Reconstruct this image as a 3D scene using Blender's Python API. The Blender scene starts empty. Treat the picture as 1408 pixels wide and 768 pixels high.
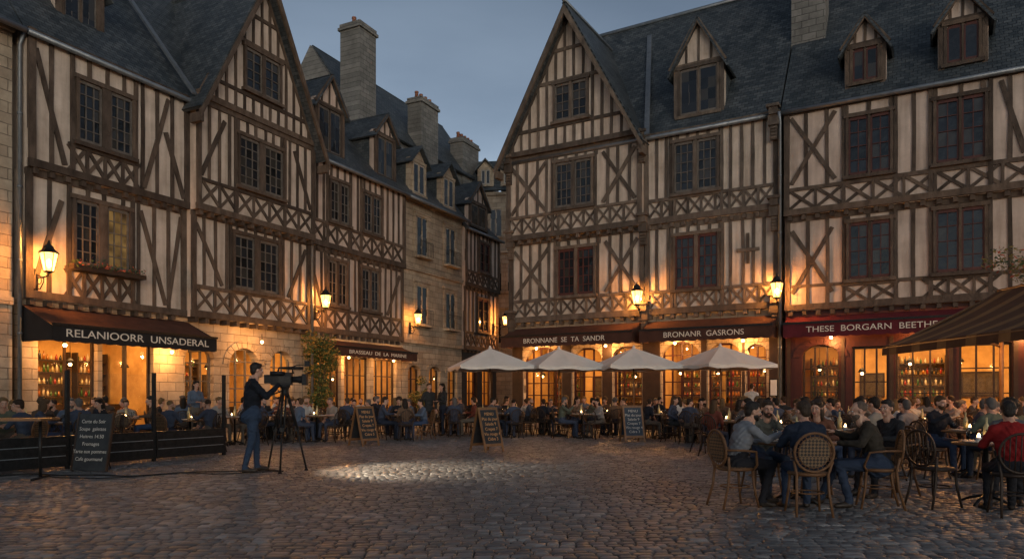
import bpy, math, random
import numpy as np
from mathutils import Vector, Matrix
R=random.Random(7)
SC=bpy.context.scene
COL=SC.collection
pi=math.pi
# ------------------------------------------------------------ materials
def newmat(name):
    m=bpy.data.materials.new(name); m.use_nodes=True
    return m,m.node_tree,m.node_tree.nodes['Principled BSDF']
def N(nt,t,**k):
    n=nt.nodes.new(t)
    for a,b in k.items(): setattr(n,a,b)
    return n
def ramp(nt,fac,stops,interp='LINEAR'):
    r=N(nt,'ShaderNodeValToRGB'); r.color_ramp.interpolation=interp
    el=r.color_ramp.elements
    while len(el)<len(stops): el.new(.5)
    for e,(p,c) in zip(el,stops): e.position=p; e.color=(*c,1)
    nt.links.new(fac,r.inputs[0]); return r
def surf(name,c1,c2,rough=.75,scale=2.5,bump=.3,bscale=25,bdist=.01,metal=0,stretch=(1,1,1),spec=.3,island=False,streak=False):
    m,nt,b=newmat(name); L=nt.links.new
    tc=N(nt,'ShaderNodeTexCoord'); mp=N(nt,'ShaderNodeMapping'); mp.inputs['Scale'].default_value=stretch
    L(tc.outputs['Object'],mp.inputs[0])
    n=N(nt,'ShaderNodeTexNoise'); n.inputs['Scale'].default_value=scale; n.inputs['Detail'].default_value=8; n.inputs['Roughness'].default_value=.65
    L(mp.outputs[0],n.inputs['Vector'])
    r=ramp(nt,n.outputs['Fac'],[(.3,c1),(.7,c2)]); col=r.outputs[0]
    if island:
        g=N(nt,'ShaderNodeNewGeometry'); r2=ramp(nt,g.outputs['Random Per Island'],[(0,(.62,.6,.58)),(.5,(1,1,1)),(1,(1.35,1.3,1.22))])
        mx=N(nt,'ShaderNodeMix',data_type='RGBA',blend_type='MULTIPLY'); mx.inputs[0].default_value=1; L(col,mx.inputs[6]); L(r2.outputs[0],mx.inputs[7]); col=mx.outputs[2]
    if streak: # rain streaks and damp patches running down the render
        ms=N(nt,'ShaderNodeMapping'); ms.inputs['Scale'].default_value=(4,4,.35); L(tc.outputs['Object'],ms.inputs[0])
        ns=N(nt,'ShaderNodeTexNoise'); ns.inputs['Scale'].default_value=1.4; ns.inputs['Detail'].default_value=7; L(ms.outputs[0],ns.inputs['Vector'])
        r3=ramp(nt,ns.outputs['Fac'],[(.3,(.7,.68,.66)),(.6,(1,1,1))])
        mx=N(nt,'ShaderNodeMix',data_type='RGBA',blend_type='MULTIPLY'); mx.inputs[0].default_value=1; L(col,mx.inputs[6]); L(r3.outputs[0],mx.inputs[7]); col=mx.outputs[2]
    L(col,b.inputs['Base Color'])
    n2=N(nt,'ShaderNodeTexNoise'); n2.inputs['Scale'].default_value=bscale; n2.inputs['Detail'].default_value=5
    L(mp.outputs[0],n2.inputs['Vector'])
    bp=N(nt,'ShaderNodeBump'); bp.inputs['Strength'].default_value=bump; bp.inputs['Distance'].default_value=bdist
    L(n2.outputs['Fac'],bp.inputs['Height']); L(bp.outputs[0],b.inputs['Normal'])
    b.inputs['Roughness'].default_value=rough; b.inputs['Metallic'].default_value=metal
    b.inputs['Specular IOR Level'].default_value=spec
    return m
def brickmat(name,c1,c2,cm,w,h,mort,axes='XZ',rough=.7,bump=.6,bdist=.02,grime=((.5,.5,.5),(1,1,1)),offset=.5,stretchz=1.0,spec=.3):
    m,nt,b=newmat(name); L=nt.links.new
    tc=N(nt,'ShaderNodeTexCoord'); sp=N(nt,'ShaderNodeSeparateXYZ'); cb=N(nt,'ShaderNodeCombineXYZ')
    L(tc.outputs['Object'],sp.inputs[0])
    L(sp.outputs[axes[0]],cb.inputs[0])
    mu=N(nt,'ShaderNodeMath',operation='MULTIPLY'); mu.inputs[1].default_value=stretchz
    L(sp.outputs[axes[1]],mu.inputs[0]); L(mu.outputs[0],cb.inputs[1])
    nz=N(nt,'ShaderNodeTexNoise'); nz.inputs['Scale'].default_value=3
    L(tc.outputs['Object'],nz.inputs['Vector'])
    ad=N(nt,'ShaderNodeVectorMath',operation='MULTIPLY_ADD'); ad.inputs[1].default_value=(.04,.04,0)
    L(nz.outputs['Color'],ad.inputs[0]); L(cb.outputs[0],ad.inputs[2])
    br=N(nt,'ShaderNodeTexBrick'); br.offset=offset
    br.inputs['Color1'].default_value=(*c1,1); br.inputs['Color2'].default_value=(*c2,1); br.inputs['Mortar'].default_value=(*cm,1)
    br.inputs['Scale'].default_value=1; br.inputs['Mortar Size'].default_value=mort; br.inputs['Brick Width'].default_value=w; br.inputs['Row Height'].default_value=h
    br.inputs['Mortar Smooth'].default_value=.3
    L(ad.outputs[0],br.inputs['Vector'])
    n=N(nt,'ShaderNodeTexNoise'); n.inputs['Scale'].default_value=.9; n.inputs['Detail'].default_value=9; n.inputs['Roughness'].default_value=.7
    L(tc.outputs['Object'],n.inputs['Vector'])
    r=ramp(nt,n.outputs['Fac'],[(.3,grime[0]),(.65,grime[1])])
    mx=N(nt,'ShaderNodeMix',data_type='RGBA',blend_type='MULTIPLY'); mx.inputs[0].default_value=1
    L(br.outputs['Color'],mx.inputs[6]); L(r.outputs[0],mx.inputs[7]); L(mx.outputs[2],b.inputs['Base Color'])
    n2=N(nt,'ShaderNodeTexNoise'); n2.inputs['Scale'].default_value=18; n2.inputs['Detail'].default_value=5
    L(tc.outputs['Object'],n2.inputs['Vector'])
    s=N(nt,'ShaderNodeMath',operation='MULTIPLY_ADD'); s.inputs[1].default_value=-1.0
    L(br.outputs['Fac'],s.inputs[0]); 
    s2=N(nt,'ShaderNodeMath',operation='MULTIPLY'); s2.inputs[1].default_value=.6
    L(n2.outputs['Fac'],s2.inputs[0]); L(s2.outputs[0],s.inputs[2])
    bp=N(nt,'ShaderNodeBump'); bp.inputs['Strength'].default_value=bump; bp.inputs['Distance'].default_value=bdist
    L(s.outputs[0],bp.inputs['Height']); L(bp.outputs[0],b.inputs['Normal'])
    b.inputs['Roughness'].default_value=rough; b.inputs['Specular IOR Level'].default_value=spec
    return m
def emis(name,c,s):
    m,nt,b=newmat(name); b.inputs['Base Color'].default_value=(*c,1); b.inputs['Emission Color'].default_value=(*c,1); b.inputs['Emission Strength'].default_value=s
    return m
def randmat(name,cols,rough=.85,mult=1.0,bump=.3,bscale=60):
    m,nt,b=newmat(name); L=nt.links.new
    oi=N(nt,'ShaderNodeObjectInfo'); mm=N(nt,'ShaderNodeMath',operation='MULTIPLY'); mm.inputs[1].default_value=mult
    fr=N(nt,'ShaderNodeMath',operation='FRACT'); L(oi.outputs['Random'],mm.inputs[0]); L(mm.outputs[0],fr.inputs[0])
    r=ramp(nt,fr.outputs[0],[(i/len(cols),c) for i,c in enumerate(cols)],'CONSTANT')
    L(r.outputs[0],b.inputs['Base Color']); b.inputs['Roughness'].default_value=rough
    b.inputs['Specular IOR Level'].default_value=.2
    tc=N(nt,'ShaderNodeTexCoord'); n=N(nt,'ShaderNodeTexNoise'); n.inputs['Scale'].default_value=bscale; L(tc.outputs['Object'],n.inputs['Vector'])
    bp=N(nt,'ShaderNodeBump'); bp.inputs['Strength'].default_value=bump; bp.inputs['Distance'].default_value=.01; L(n.outputs['Fac'],bp.inputs['Height']); L(bp.outputs[0],b.inputs['Normal'])
    return m
M={}
M['plaster']=surf('lime_plaster',(.44,.36,.29),(.68,.58,.49),.85,1.3,.6,14,.02,streak=True)
M['plaster2']=surf('lime_plaster_pink',(.44,.345,.285),(.64,.52,.44),.85,1.1,.6,14,.02,streak=True)
M['timber']=surf('oak_timber',(.045,.032,.024),(.125,.093,.072),.8,3,.8,30,.02,stretch=(1.5,1.5,.6),island=True)
M['timber2']=surf('oak_timber_grey',(.055,.044,.036),(.155,.125,.102),.8,3,.8,30,.02,stretch=(1.5,1.5,.6),island=True)
M['stone']=brickmat('ashlar_stone',(.5,.42,.32),(.37,.30,.225),(.2,.16,.12),.62,.3,.012,bump=.8,bdist=.02,grime=((.55,.52,.49),(1.1,1.08,1.05)))
M['stonedark']=brickmat('weathered_stone',(.24,.23,.21),(.17,.165,.15),(.09,.085,.08),.5,.25,.012,bump=.8,grime=((.5,.5,.5),(1.1,1.1,1.1)))
M['slate']=brickmat('slate_roof',(.035,.045,.055),(.085,.096,.108),(.01,.012,.014),.24,.15,.01,bump=.9,bdist=.02,rough=.5,grime=((.45,.5,.5),(1.3,1.28,1.2)),stretchz=1.2,spec=.4)
M['slatec']=brickmat('slate_roof_cross',(.035,.045,.055),(.085,.096,.108),(.01,.012,.014),.24,.15,.01,axes='YZ',bump=.9,bdist=.02,rough=.5,grime=((.45,.5,.5),(1.3,1.28,1.2)),stretchz=1.2,spec=.4)
M['zinc']=surf('zinc_flashing',(.16,.18,.2),(.26,.28,.3),.45,4,.2,20,metal=.6)
M['iron']=surf('black_iron',(.012,.012,.013),(.03,.03,.03),.4,10,.2,60,metal=.5)
M['darkwood']=surf('shopfront_wood_dark',(.022,.014,.01),(.05,.03,.02),.45,4,.3,30)
M['redwood']=surf('shopfront_wood_red',(.032,.010,.009),(.06,.017,.014),.45,4,.3,30)
M['frame']=surf('window_frame_paint',(.08,.068,.058),(.17,.15,.13),.6,5,.3,30)
M['framew']=surf('window_frame_pale',(.3,.28,.25),(.42,.4,.36),.6,5,.3,30)
M['framer']=surf('window_frame_red',(.06,.022,.018),(.10,.035,.028),.55,5,.3,30)
M['clay']=surf('chimney_clay',(.2,.08,.05),(.3,.13,.08),.8,5)
M['roomwall']=surf('interior_wall_ochre',(.30,.16,.05),(.68,.42,.16),.8,.9,.2,15)
M['roomfloor']=surf('interior_floor',(.12,.07,.04),(.2,.12,.07),.6,3)
M['awnb']=surf('awning_canvas_brown',(.045,.02,.014),(.08,.036,.025),.85,3,.3,60)
M['awnk']=surf('awning_canvas_black',(.012,.011,.011),(.025,.022,.022),.8,3,.3,60)
M['awnr']=surf('awning_canvas_red',(.075,.010,.014),(.125,.016,.024),.85,3,.3,60)
M['cream']=surf('umbrella_canvas',(.70,.61,.52),(.80,.72,.64),.85,2,.3,50)
M['signtext']=surf('sign_lettering',(.7,.63,.52),(.8,.73,.62),.6,5)
M['chalk']=surf('chalk_writing',(.4,.38,.35),(.65,.62,.56),.9,30)
M['chalko']=surf('chalk_writing_orange',(.6,.3,.12),(.75,.42,.18),.9,30)
M['board']=surf('chalkboard_slate',(.015,.018,.022),(.035,.04,.045),.6,6)
M['boardb']=surf('chalkboard_blue',(.02,.035,.055),(.04,.06,.085),.6,6)
M['woodm']=surf('table_wood',(.14,.07,.03),(.25,.13,.06),.4,6,.3,40)
M['cane']=surf('cane_rattan',(.10,.045,.02),(.19,.095,.042),.5,15,.3,60)
M['white']=surf('white_ceramic',(.6,.6,.58),(.75,.74,.72),.3,5,.05)
M['leaf']=surf('leaves',(.02,.04,.012),(.08,.12,.035),.6,4,.3,30)
M['leafy']=surf('leaves_lamplit_yellow',(.14,.10,.02),(.34,.21,.05),.6,4,.3,30)  # yellow lamplight painted into the leaf colour
M['flower']=surf('flowers_red',(.35,.05,.03),(.55,.14,.06),.6,9)
M['bark']=surf('bark',(.04,.03,.02),(.09,.065,.045),.9,8)
M['bulb']=emis('lit_bulb',(1,.55,.18),40)
M['bulb2']=emis('lit_bulb_small',(1,.6,.25),14)
def litmat():
    m,nt,b=newmat('lit_room_glass'); L=nt.links.new; tc=N(nt,'ShaderNodeTexCoord'); n=N(nt,'ShaderNodeTexNoise'); n.inputs['Scale'].default_value=2.2; L(tc.outputs['Object'],n.inputs['Vector'])
    r=ramp(nt,n.outputs['Fac'],[(.35,(.10,.045,.01)),(.65,(.75,.42,.12))]); L(r.outputs[0],b.inputs['Emission Color']); b.inputs['Emission Strength'].default_value=.25; b.inputs['Base Color'].default_value=(.02,.02,.02,1); b.inputs['Roughness'].default_value=.1
    return m
M['litwin']=litmat()
def islandmat(name,cols,rough,spec=.5,emit=0):
    m,nt,b=newmat(name); L=nt.links.new
    g=N(nt,'ShaderNodeNewGeometry'); r=ramp(nt,g.outputs['Random Per Island'],[(i/len(cols),c) for i,c in enumerate(cols)],'CONSTANT')
    L(r.outputs[0],b.inputs['Base Color']); b.inputs['Roughness'].default_value=rough; b.inputs['Specular IOR Level'].default_value=spec
    return m,nt,b,r
M['bottle']=islandmat('bottles_mixed',[(.05,.12,.03),(.35,.12,.02),(.5,.4,.2),(.03,.03,.03),(.3,.03,.02),(.6,.5,.35)],.15)[0]
m,nt,b,r=islandmat('old_window_glass',[(.012,.014,.018),(.02,.022,.026),(.008,.009,.01),(.04,.037,.033),(.015,.018,.024)],.12,.45)
tc=N(nt,'ShaderNodeTexCoord'); n=N(nt,'ShaderNodeTexNoise'); n.inputs['Scale'].default_value=5; nt.links.new(tc.outputs['Object'],n.inputs['Vector'])
bp=N(nt,'ShaderNodeBump'); bp.inputs['Strength'].default_value=.3; bp.inputs['Distance'].default_value=.03; nt.links.new(n.outputs['Fac'],bp.inputs['Height']); nt.links.new(bp.outputs[0],b.inputs['Normal'])
M['glass']=m
def clearglass(name,tint,emit=None):
    m=bpy.data.materials.new(name); m.use_nodes=True; nt=m.node_tree; nt.nodes.clear(); L=nt.links.new
    o=N(nt,'ShaderNodeOutputMaterial'); t=N(nt,'ShaderNodeBsdfTransparent'); t.inputs[0].default_value=(*tint,1)
    g=N(nt,'ShaderNodeBsdfGlossy'); g.inputs['Roughness'].default_value=.04
    f=N(nt,'ShaderNodeFresnel'); f.inputs[0].default_value=1.3
    mx=N(nt,'ShaderNodeMixShader'); L(f.outputs[0],mx.inputs[0]); L(t.outputs[0],mx.inputs[1]); L(g.outputs[0],mx.inputs[2])
    if emit:
        e=N(nt,'ShaderNodeEmission'); e.inputs[0].default_value=(*emit[0],1); e.inputs[1].default_value=emit[1]
        a=N(nt,'ShaderNodeAddShader'); L(mx.outputs[0],a.inputs[0]); L(e.outputs[0],a.inputs[1]); L(a.outputs[0],o.inputs[0])
    else: L(mx.outputs[0],o.inputs[0])
    return m
M['clear']=clearglass('clear_glass',(.95,.96,.95))
M['lampglass']=clearglass('lantern_glass',(.9,.75,.5),((1,.5,.13),3.0))
# ------------------------------------------------------------ mesh builder
class MB:
    def __init__(s): s.v=[];s.f=[];s.mi=[];s.sm=[];s.mats=[]
    def idx(s,m):
        if m not in s.mats: s.mats.append(m)
        return s.mats.index(m)
    def add(s,V,F,mat,smooth=False):
        o=len(s.v); s.v.extend([tuple(map(float,p)) for p in V]); k=s.idx(mat)
        for f in F: s.f.append(tuple(int(i)+o for i in f)); s.mi.append(k); s.sm.append(smooth)
    def addm(s,V,F,mats,ks,smooth=True):
        o=len(s.v); s.v.extend([tuple(map(float,p)) for p in V]); kk=[s.idx(m) for m in mats]
        for f,k in zip(F,ks): s.f.append(tuple(int(i)+o for i in f)); s.mi.append(kk[k]); s.sm.append(smooth)
    def box(s,x0,x1,y0,y1,z0,z1,mat):
        s.add([(x0,y0,z0),(x1,y0,z0),(x1,y1,z0),(x0,y1,z0),(x0,y0,z1),(x1,y0,z1),(x1,y1,z1),(x0,y1,z1)],
              [(0,3,2,1),(4,5,6,7),(0,1,5,4),(1,2,6,5),(2,3,7,6),(3,0,4,7)],mat)
    def prism(s,poly,y0,y1,mat):
        n=len(poly); V=[(x,y0,z) for x,z in poly]+[(x,y1,z) for x,z in poly]
        F=[tuple(range(n)),tuple(range(2*n-1,n-1,-1))]+[(i,i+n,(i+1)%n+n,(i+1)%n) for i in range(n)]
        s.add(V,F,mat)
    def slab(s,p,t,mat):
        p=[Vector(q) for q in p]; n=(p[1]-p[0]).cross(p[2]-p[0]).normalized()*t
        k=len(p); V=p+[q-n for q in p]
        s.add(V,[tuple(range(k)),tuple(range(2*k-1,k-1,-1))]+[(i,i+k,(i+1)%k+k,(i+1)%k) for i in range(k)],mat)
    def obj(s,name,parent=None,loc=(0,0,0),rot=0,link=True):
        me=bpy.data.meshes.new(name); me.from_pydata(s.v,[],s.f)
        for m in s.mats: me.materials.append(m)
        me.polygons.foreach_set('material_index',s.mi); me.polygons.foreach_set('use_smooth',s.sm); me.update()
        o=bpy.data.objects.new(name,me); COL.objects.link(o)
        o.location=loc; o.rotation_euler=(0,0,rot)
        if parent: o.parent=parent
        return o
def tube(mb,pts,r,mat,n=8,closed=False,cap=True):
    P=[Vector(p) for p in pts]; k=len(P); rr=r if isinstance(r,(list,tuple)) else [r]*k
    V=[];prev=None
    for i in range(k):
        if closed: t=(P[(i+1)%k]-P[i-1]).normalized()
        else: t=(P[min(i+1,k-1)]-P[max(i-1,0)]).normalized()
        if prev is None:
            a=Vector((0,0,1)) if abs(t.z)<.9 else Vector((1,0,0)); u=t.cross(a).normalized()
        else: u=(prev-t*prev.dot(t)).normalized()
        prev=u; w=t.cross(u)
        for j in range(n):
            an=2*pi*j/n; V.append(P[i]+(u*math.cos(an)+w*math.sin(an))*rr[i])
    F=[]
    for i in range(k if closed else k-1):
        for j in range(n):
            a=i*n+j;b=i*n+(j+1)%n;c=((i+1)%k)*n+(j+1)%n;d=((i+1)%k)*n+j; F.append((a,b,c,d))
    if cap and not closed: F.append(tuple(range(n-1,-1,-1))); F.append(tuple((k-1)*n+j for j in range(n)))
    mb.add(V,F,mat,True)
def lathe(mb,c,prof,mat,n=16,smooth=True):
    V=[];F=[]
    for r,z in prof:
        for j in range(n): a=2*pi*j/n+pi/n; V.append((c[0]+r*math.cos(a),c[1]+r*math.sin(a),c[2]+z))
    for i in range(len(prof)-1):
        for j in range(n): F.append((i*n+j,i*n+(j+1)%n,(i+1)*n+(j+1)%n,(i+1)*n+j))
    F.append(tuple(range(n-1,-1,-1))); F.append(tuple((len(prof)-1)*n+j for j in range(n)))
    mb.add(V,F,mat,smooth)
def empty(name,loc=(0,0,0),rot=0):
    e=bpy.data.objects.new(name,None); COL.objects.link(e); e.location=loc; e.rotation_euler=(0,0,rot); return e
def text(name,body,size,loc,rot,mat,parent,width=None,align='CENTER',spacing=1.0,ex=.004):
    c=bpy.data.curves.new(name,'FONT'); c.body=body; c.size=size; c.align_x=align; c.align_y='CENTER'; c.extrude=ex; c.space_line=spacing
    c.materials.append(mat); o=bpy.data.objects.new(name,c); COL.objects.link(o); o.location=loc; o.rotation_euler=rot; o.parent=parent
    if width:
        bpy.context.view_layer.update()
        d=o.dimensions.x
        if d>0: o.scale=(width/d,1,1)
    return o
def light(name,kind,loc,energy,color,parent=None,size=.1,rot=(0,0,0),sy=None,spot=None):
    l=bpy.data.lights.new(name,kind); l.energy=energy; l.color=color
    if kind=='AREA':
        l.size=size
        if sy: l.shape='RECTANGLE'; l.size_y=sy
    elif kind in('POINT','SPOT'): l.shadow_soft_size=size
    if spot: l.spot_size=spot; l.spot_blend=1.0
    o=bpy.data.objects.new(name,l); COL.objects.link(o); o.location=loc; o.rotation_euler=rot
    if parent: o.parent=parent
    return o
WARM=(1,.43,.12); WARM2=(1,.5,.16)
# ------------------------------------------------------------ house kit
class House:
    def __init__(s,name,org,ang,wall='plaster',tim='timber'):
        s.e=empty(name,(org[0],org[1],0),ang); s.p={}; s.wall=M[wall]; s.tim=M[tim]
    def __getitem__(s,k):
        if k not in s.p: s.p[k]=MB()
        return s.p[k]
    def done(s):
        for k,mb in s.p.items(): mb.obj(k,s.e)
def timber(h,u0,z0,u1,z1,w,d,y=0,mat=None):
    dx,dz=u1-u0,z1-z0;L=math.hypot(dx,dz)
    if L<.05: return
    d+=R.uniform(0,.014); w2=[w*.92/2*R.uniform(.83,1.17) for _ in range(6)]
    nx,nz=-dz/L,dx/L; b=R.uniform(-.012,.012)*min(1,L/2); mx_,mz=(u0+u1)/2+nx*b,(z0+z1)/2+nz*b
    poly=[(u0-nx*w2[0],z0-nz*w2[0]),(mx_-nx*w2[4],mz-nz*w2[4]),(u1-nx*w2[1],z1-nz*w2[1]),(u1+nx*w2[2],z1+nz*w2[2]),(mx_+nx*w2[5],mz+nz*w2[5]),(u0+nx*w2[3],z0+nz*w2[3])]
    h['timber_frame'].prism(poly,y-d,y+.03,mat or h.tim)
def window(h,u0,u1,z0,z1,y,leaves=2,gx=2,gz=4,frame='frame',lit=False,sill=True,post=.1,d=.1):
    F=h['windows']; fm=M[frame]
    F.box(u0-.06,u0+.03,y-d-.02,y+.02,z0-.05,z1+.05,h.tim); F.box(u1-.03,u1+.06,y-d-.022,y+.02,z0-.05,z1+.05,h.tim)
    F.box(u0-.12,u1+.12,y-d-.035,y+.02,z1+.051,z1+.18,h.tim)
    if sill: F.box(u0-.14,u1+.14,y-d-.08,y+.02,z0-.17,z0-.051,h.tim)
    W=(u1-u0-.06-post*(leaves-1))/leaves
    for i in range(leaves):
        a=u0+.03+i*(W+post); b=a+W
        if i>0: F.box(a-post,a,y-d-.01,y+.02,z0-.05,z1+.05,h.tim)
        yy=y-d+.03
        F.box(a,a+.05,yy,y,z0,z1,fm);F.box(b-.05,b,yy,y,z0,z1,fm)
        F.box(a+.05,b-.05,yy+.002,y,z0-.05,z0+.06,fm);F.box(a+.05,b-.05,yy+.002,y,z1-.05,z1+.05,fm)
        for k in range(1,gx):
            x=a+(b-a)*k/gx; F.box(x-.014,x+.014,yy+.012,y-.01,z0+.06,z1-.05,fm)
        for k in range(1,gz):
            z=z0+(z1-z0)*k/gz; F.box(a+.05,b-.05,yy+.016,y-.011,z-.013,z+.013,fm)
        gm=M['litwin'] if lit==True or lit==i+2 else M['glass']
        for kx in range(gx):
            for kz in range(gz):
                xa=a+(b-a)*kx/gx; xb=a+(b-a)*(kx+1)/gx; za=z0+(z1-z0)*kz/gz; zb=z0+(z1-z0)*(kz+1)/gz
                j=lambda: R.uniform(-.004,.004)
                F.add([(xa,y-.02+j(),za),(xb,y-.02+j(),za),(xb,y-.02+j(),zb),(xa,y-.02+j(),zb)],[(0,1,2,3)],gm)
def storey(h,u0,u1,z0,z1,y,wins,sp=.42,xr=(),xz=None,braces=(),joists=True,sw=.13,cell=.62,wins_kw=None,mid=None,xd=.11):
    h['walls'].box(u0,u1,y,y+.5,z0,z1,h.wall)
    timber(h,u0,z0+.12,u1,z0+.12,.24,.09,y); timber(h,u0,z1-.1,u1,z1-.1,.2,.06,y)
    if joists:
        x=u0+.2
        while x<u1-.1: h['timber_frame'].box(x-.07,x+.07,y-.05,y+.3,z0-.16,z0-.002,h.tim); x+=.45
    timber(h,u0+.1,z0,u0+.1,z1,.2,.075,y);timber(h,u1-.1,z0,u1-.1,z1,.2,.075,y)
    for w in wins:
        kw=w[4] if len(w)>4 else {}
        window(h,*w[:4],y,**kw)
        for uu in (w[0]-.13,w[1]+.13): timber(h,uu,z0+.2,uu,z1-.18,.13,.06,y)
    zz=xz or (z0,z0)
    for a,b in xr:
        timber(h,a,zz[1],b,zz[1],.13,.065,y); 
        if zz[0]>z0+.3: timber(h,a,zz[0],b,zz[0],.13,.065,y)
        n=max(1,round((b-a)/cell)); c=(b-a)/n
        for i in range(n):
            p=a+i*c;q=p+c;l=max(zz[0],z0+.2)
            timber(h,p,l,q,zz[1],xd,.03,y);timber(h,p,zz[1],q,l,xd,.045,y)
            if i: timber(h,p,l,p,zz[1],.1,.055,y)
    n=max(1,round((u1-u0-.2)/sp))
    for i in range(1,n):
        u=u0+.1+(u1-u0-.2)*i/n+R.uniform(-.03,.03)
        segs=[[z0+.22,z1-.18]]
        def cut(a,b):
            out=[]
            for s in segs:
                if b<=s[0] or a>=s[1]: out.append(s);continue
                if a>s[0]+.1: out.append([s[0],a])
                if b<s[1]-.1: out.append([b,s[1]])
            return out
        for w in wins:
            if w[0]-.2<u<w[1]+.2: segs=cut(w[2]-.15,w[3]+.15)
        for a,b in xr:
            if a-.05<u<b+.05: segs=cut(max(zz[0],z0+.2),zz[1])
        for s in segs: timber(h,u,s[0],u+R.uniform(-.02,.02),s[1],sw,.035,y)
    if mid:
        iv=[(u0,u1)]
        for w in wins:
            niv=[]
            for a,b in iv:
                if w[2]<mid<w[3]:
                    niv+= [(a,min(b,w[0]-.15)),(max(a,w[1]+.15),b)]
                else: niv.append((a,b))
            iv=[q for q in niv if q[1]-q[0]>.2]
        for a,b in iv: timber(h,a,mid,b,mid,.12,.05,y)
    for a,za,b,zb in braces: timber(h,a,za,b,zb,.15,.05,y)
def gable(h,u0,u1,z0,za,y,win,back,ov=.35,oy=.5,sp=.4,mids=(),kw={}):
    uc=(u0+u1)/2; H=za-z0
    h['walls'].prism([(u0,z0),(u1,z0),(uc,za)],y,y+.4,h.wall)
    sl=H/(uc-u0)
    n=round((u1-u0)/sp)
    for i in range(1,n):
        u=u0+(u1-u0)*i/n; top=z0+(min(u-u0,u1-u))*sl-.1
        segs=[(z0+.1,top)]
        if win and win[0]-.15<u<win[1]+.15: segs=[(z0+.1,win[2]-.1),(win[3]+.1,top)]
        for a,b in segs:
            if b>a+.15: timber(h,u,a,u,b,.12,.035,y)
    timber(h,u0,z0+.08,u1,z0+.08,.22,.08,y)
    for m in mids:
        k=(m-z0)/sl
        timber(h,u0+k,m,u1-k,m,.15,.055,y)
    if win:
        window(h,*win,y,**kw)
    timber(h,u0+.1,z0,uc,za-.15,.2,.06,y);timber(h,u1-.1,z0,uc,za-.15,.2,.065,y)
    dz=ov*sl
    R_=h['roof']
    R_.slab([(u0-ov,y-oy,z0-dz),(uc,y-oy,za+.12),(uc,back,za+.12),(u0-ov,back,z0-dz)][::-1],-.12,M['slatec'])
    R_.slab([(u1+ov,y-oy,z0-dz),(uc,y-oy,za+.12),(uc,back,za+.12),(u1+ov,back,z0-dz)],-.12,M['slatec'])
    for s,e in ((-1,u0-ov),(1,u1+ov)):
        b=h['bargeboards']; w=.26
        b.prism([(e,z0-dz-.12),(e+ -s*.02,z0-dz-.12-w),(uc,za-.12-w),(uc,za-.0)] if s<0 else [(uc,za-.0),(uc,za-.12-w),(e,z0-dz-.12-w),(e,z0-dz-.12)],y-oy-.06+(.004 if s>0 else 0),y-oy+.05,h.tim)
        b.prism([(e,z0-dz-.2),(e,z0-dz-.5),(e-s*.15,z0-dz-.5),(e-s*.15,z0-dz-.2)] if s<0 else [(e-.15,z0-dz-.2),(e-.15,z0-dz-.5),(e,z0-dz-.5),(e,z0-dz-.2)],y-oy,y,h.tim)
    tube(h['roof'],[(uc,y-oy-.05,za+.15),(uc,back,za+.15)],.08,M['zinc'],8)
def mainroof(h,u0,u1,ze,zr,run,y=-.4,gut=True):
    r=h['roof']
    r.slab([(u0,y,ze-.15),(u1,y,ze-.15),(u1,run,zr),(u0,run,zr)],.12,M['slate'])
    r.slab([(u1,run*2,ze),(u0,run*2,ze),(u0,run,zr),(u1,run,zr)],.12,M['slate'])
    for u in (u0+.15,u1-.25):
        h['walls'].add([(u,0,ze-.3),(u,2*run,ze-.3),(u,run,zr-.2),(u+.1,0,ze-.3),(u+.1,2*run,ze-.3),(u+.1,run,zr-.2)],[(0,2,1),(3,4,5),(0,3,5,2),(1,2,5,4)],h.wall)
    h['walls'].box(u0+.05,u1-.05,.45,2*run-.2,4.2,ze-.25,h.wall)
    if gut: tube(h['gutter'],[(u0,y-.08,ze-.2),(u1,y-.08,ze-.2)],.085,M['zinc'],8)
    tube(r,[(u0,run,zr+.02),(u1,run,zr+.02)],.1,M['zinc'],8)
def dormer(h,uc,w,z0,z1,zp,y,depth=3,leaves=2,gx=2,gz=3,mat='timber',frame='frame',stone=False,studs=True,d=.06):
    a,b=uc-w/2,uc+w/2; k=h['dormers']; wm=M['stone'] if stone else h.wall
    k.box(a,b,y,y+depth,z0-.4,z1,M['slatec'])
    k.box(a-.01,b+.01,y-.04,y+.2,z0-.4,z1,wm)
    k.prism([(a-.01,z1),(b+.01,z1),(uc,zp-.08)],y-.04,y+.2,wm)
    ov=.22; sl=(zp-z1)/(w/2)
    k.slab([(a-ov,y-.3,z1-ov*sl),(uc,y-.3,zp),(uc,y+depth+1.2,zp),(a-ov,y+depth+1.2,z1-ov*sl)][::-1],-.07,M['slatec'])
    k.slab([(b+ov,y-.3,z1-ov*sl),(uc,y-.3,zp),(uc,y+depth+1.2,zp),(b+ov,y+depth+1.2,z1-ov*sl)],-.07,M['slatec'])
    if not stone:
        for s in(-1,1):
            timber(h,uc+s*(w/2+.1),z1-.15,uc,zp-.1,.15,.04,y-.24)
            timber(h,uc+s*(w/2-.08),z0-.3,uc+s*(w/2-.08),z1,.18,.06,y-.04)
        timber(h,a,z1,b,z1,.16,.08,y-.04)
        if studs:
            for q in(-.25,0,.25): timber(h,uc+q*w,z1,uc+q*w,zp-abs(q)*2*(zp-z1)-.1,.09,.03,y-.04)
    window(h,a+.22,b-.22,z0+.05,z1-.18,y-.05,leaves=leaves,gx=gx,gz=gz,frame=frame,d=d,post=.06)
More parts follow.
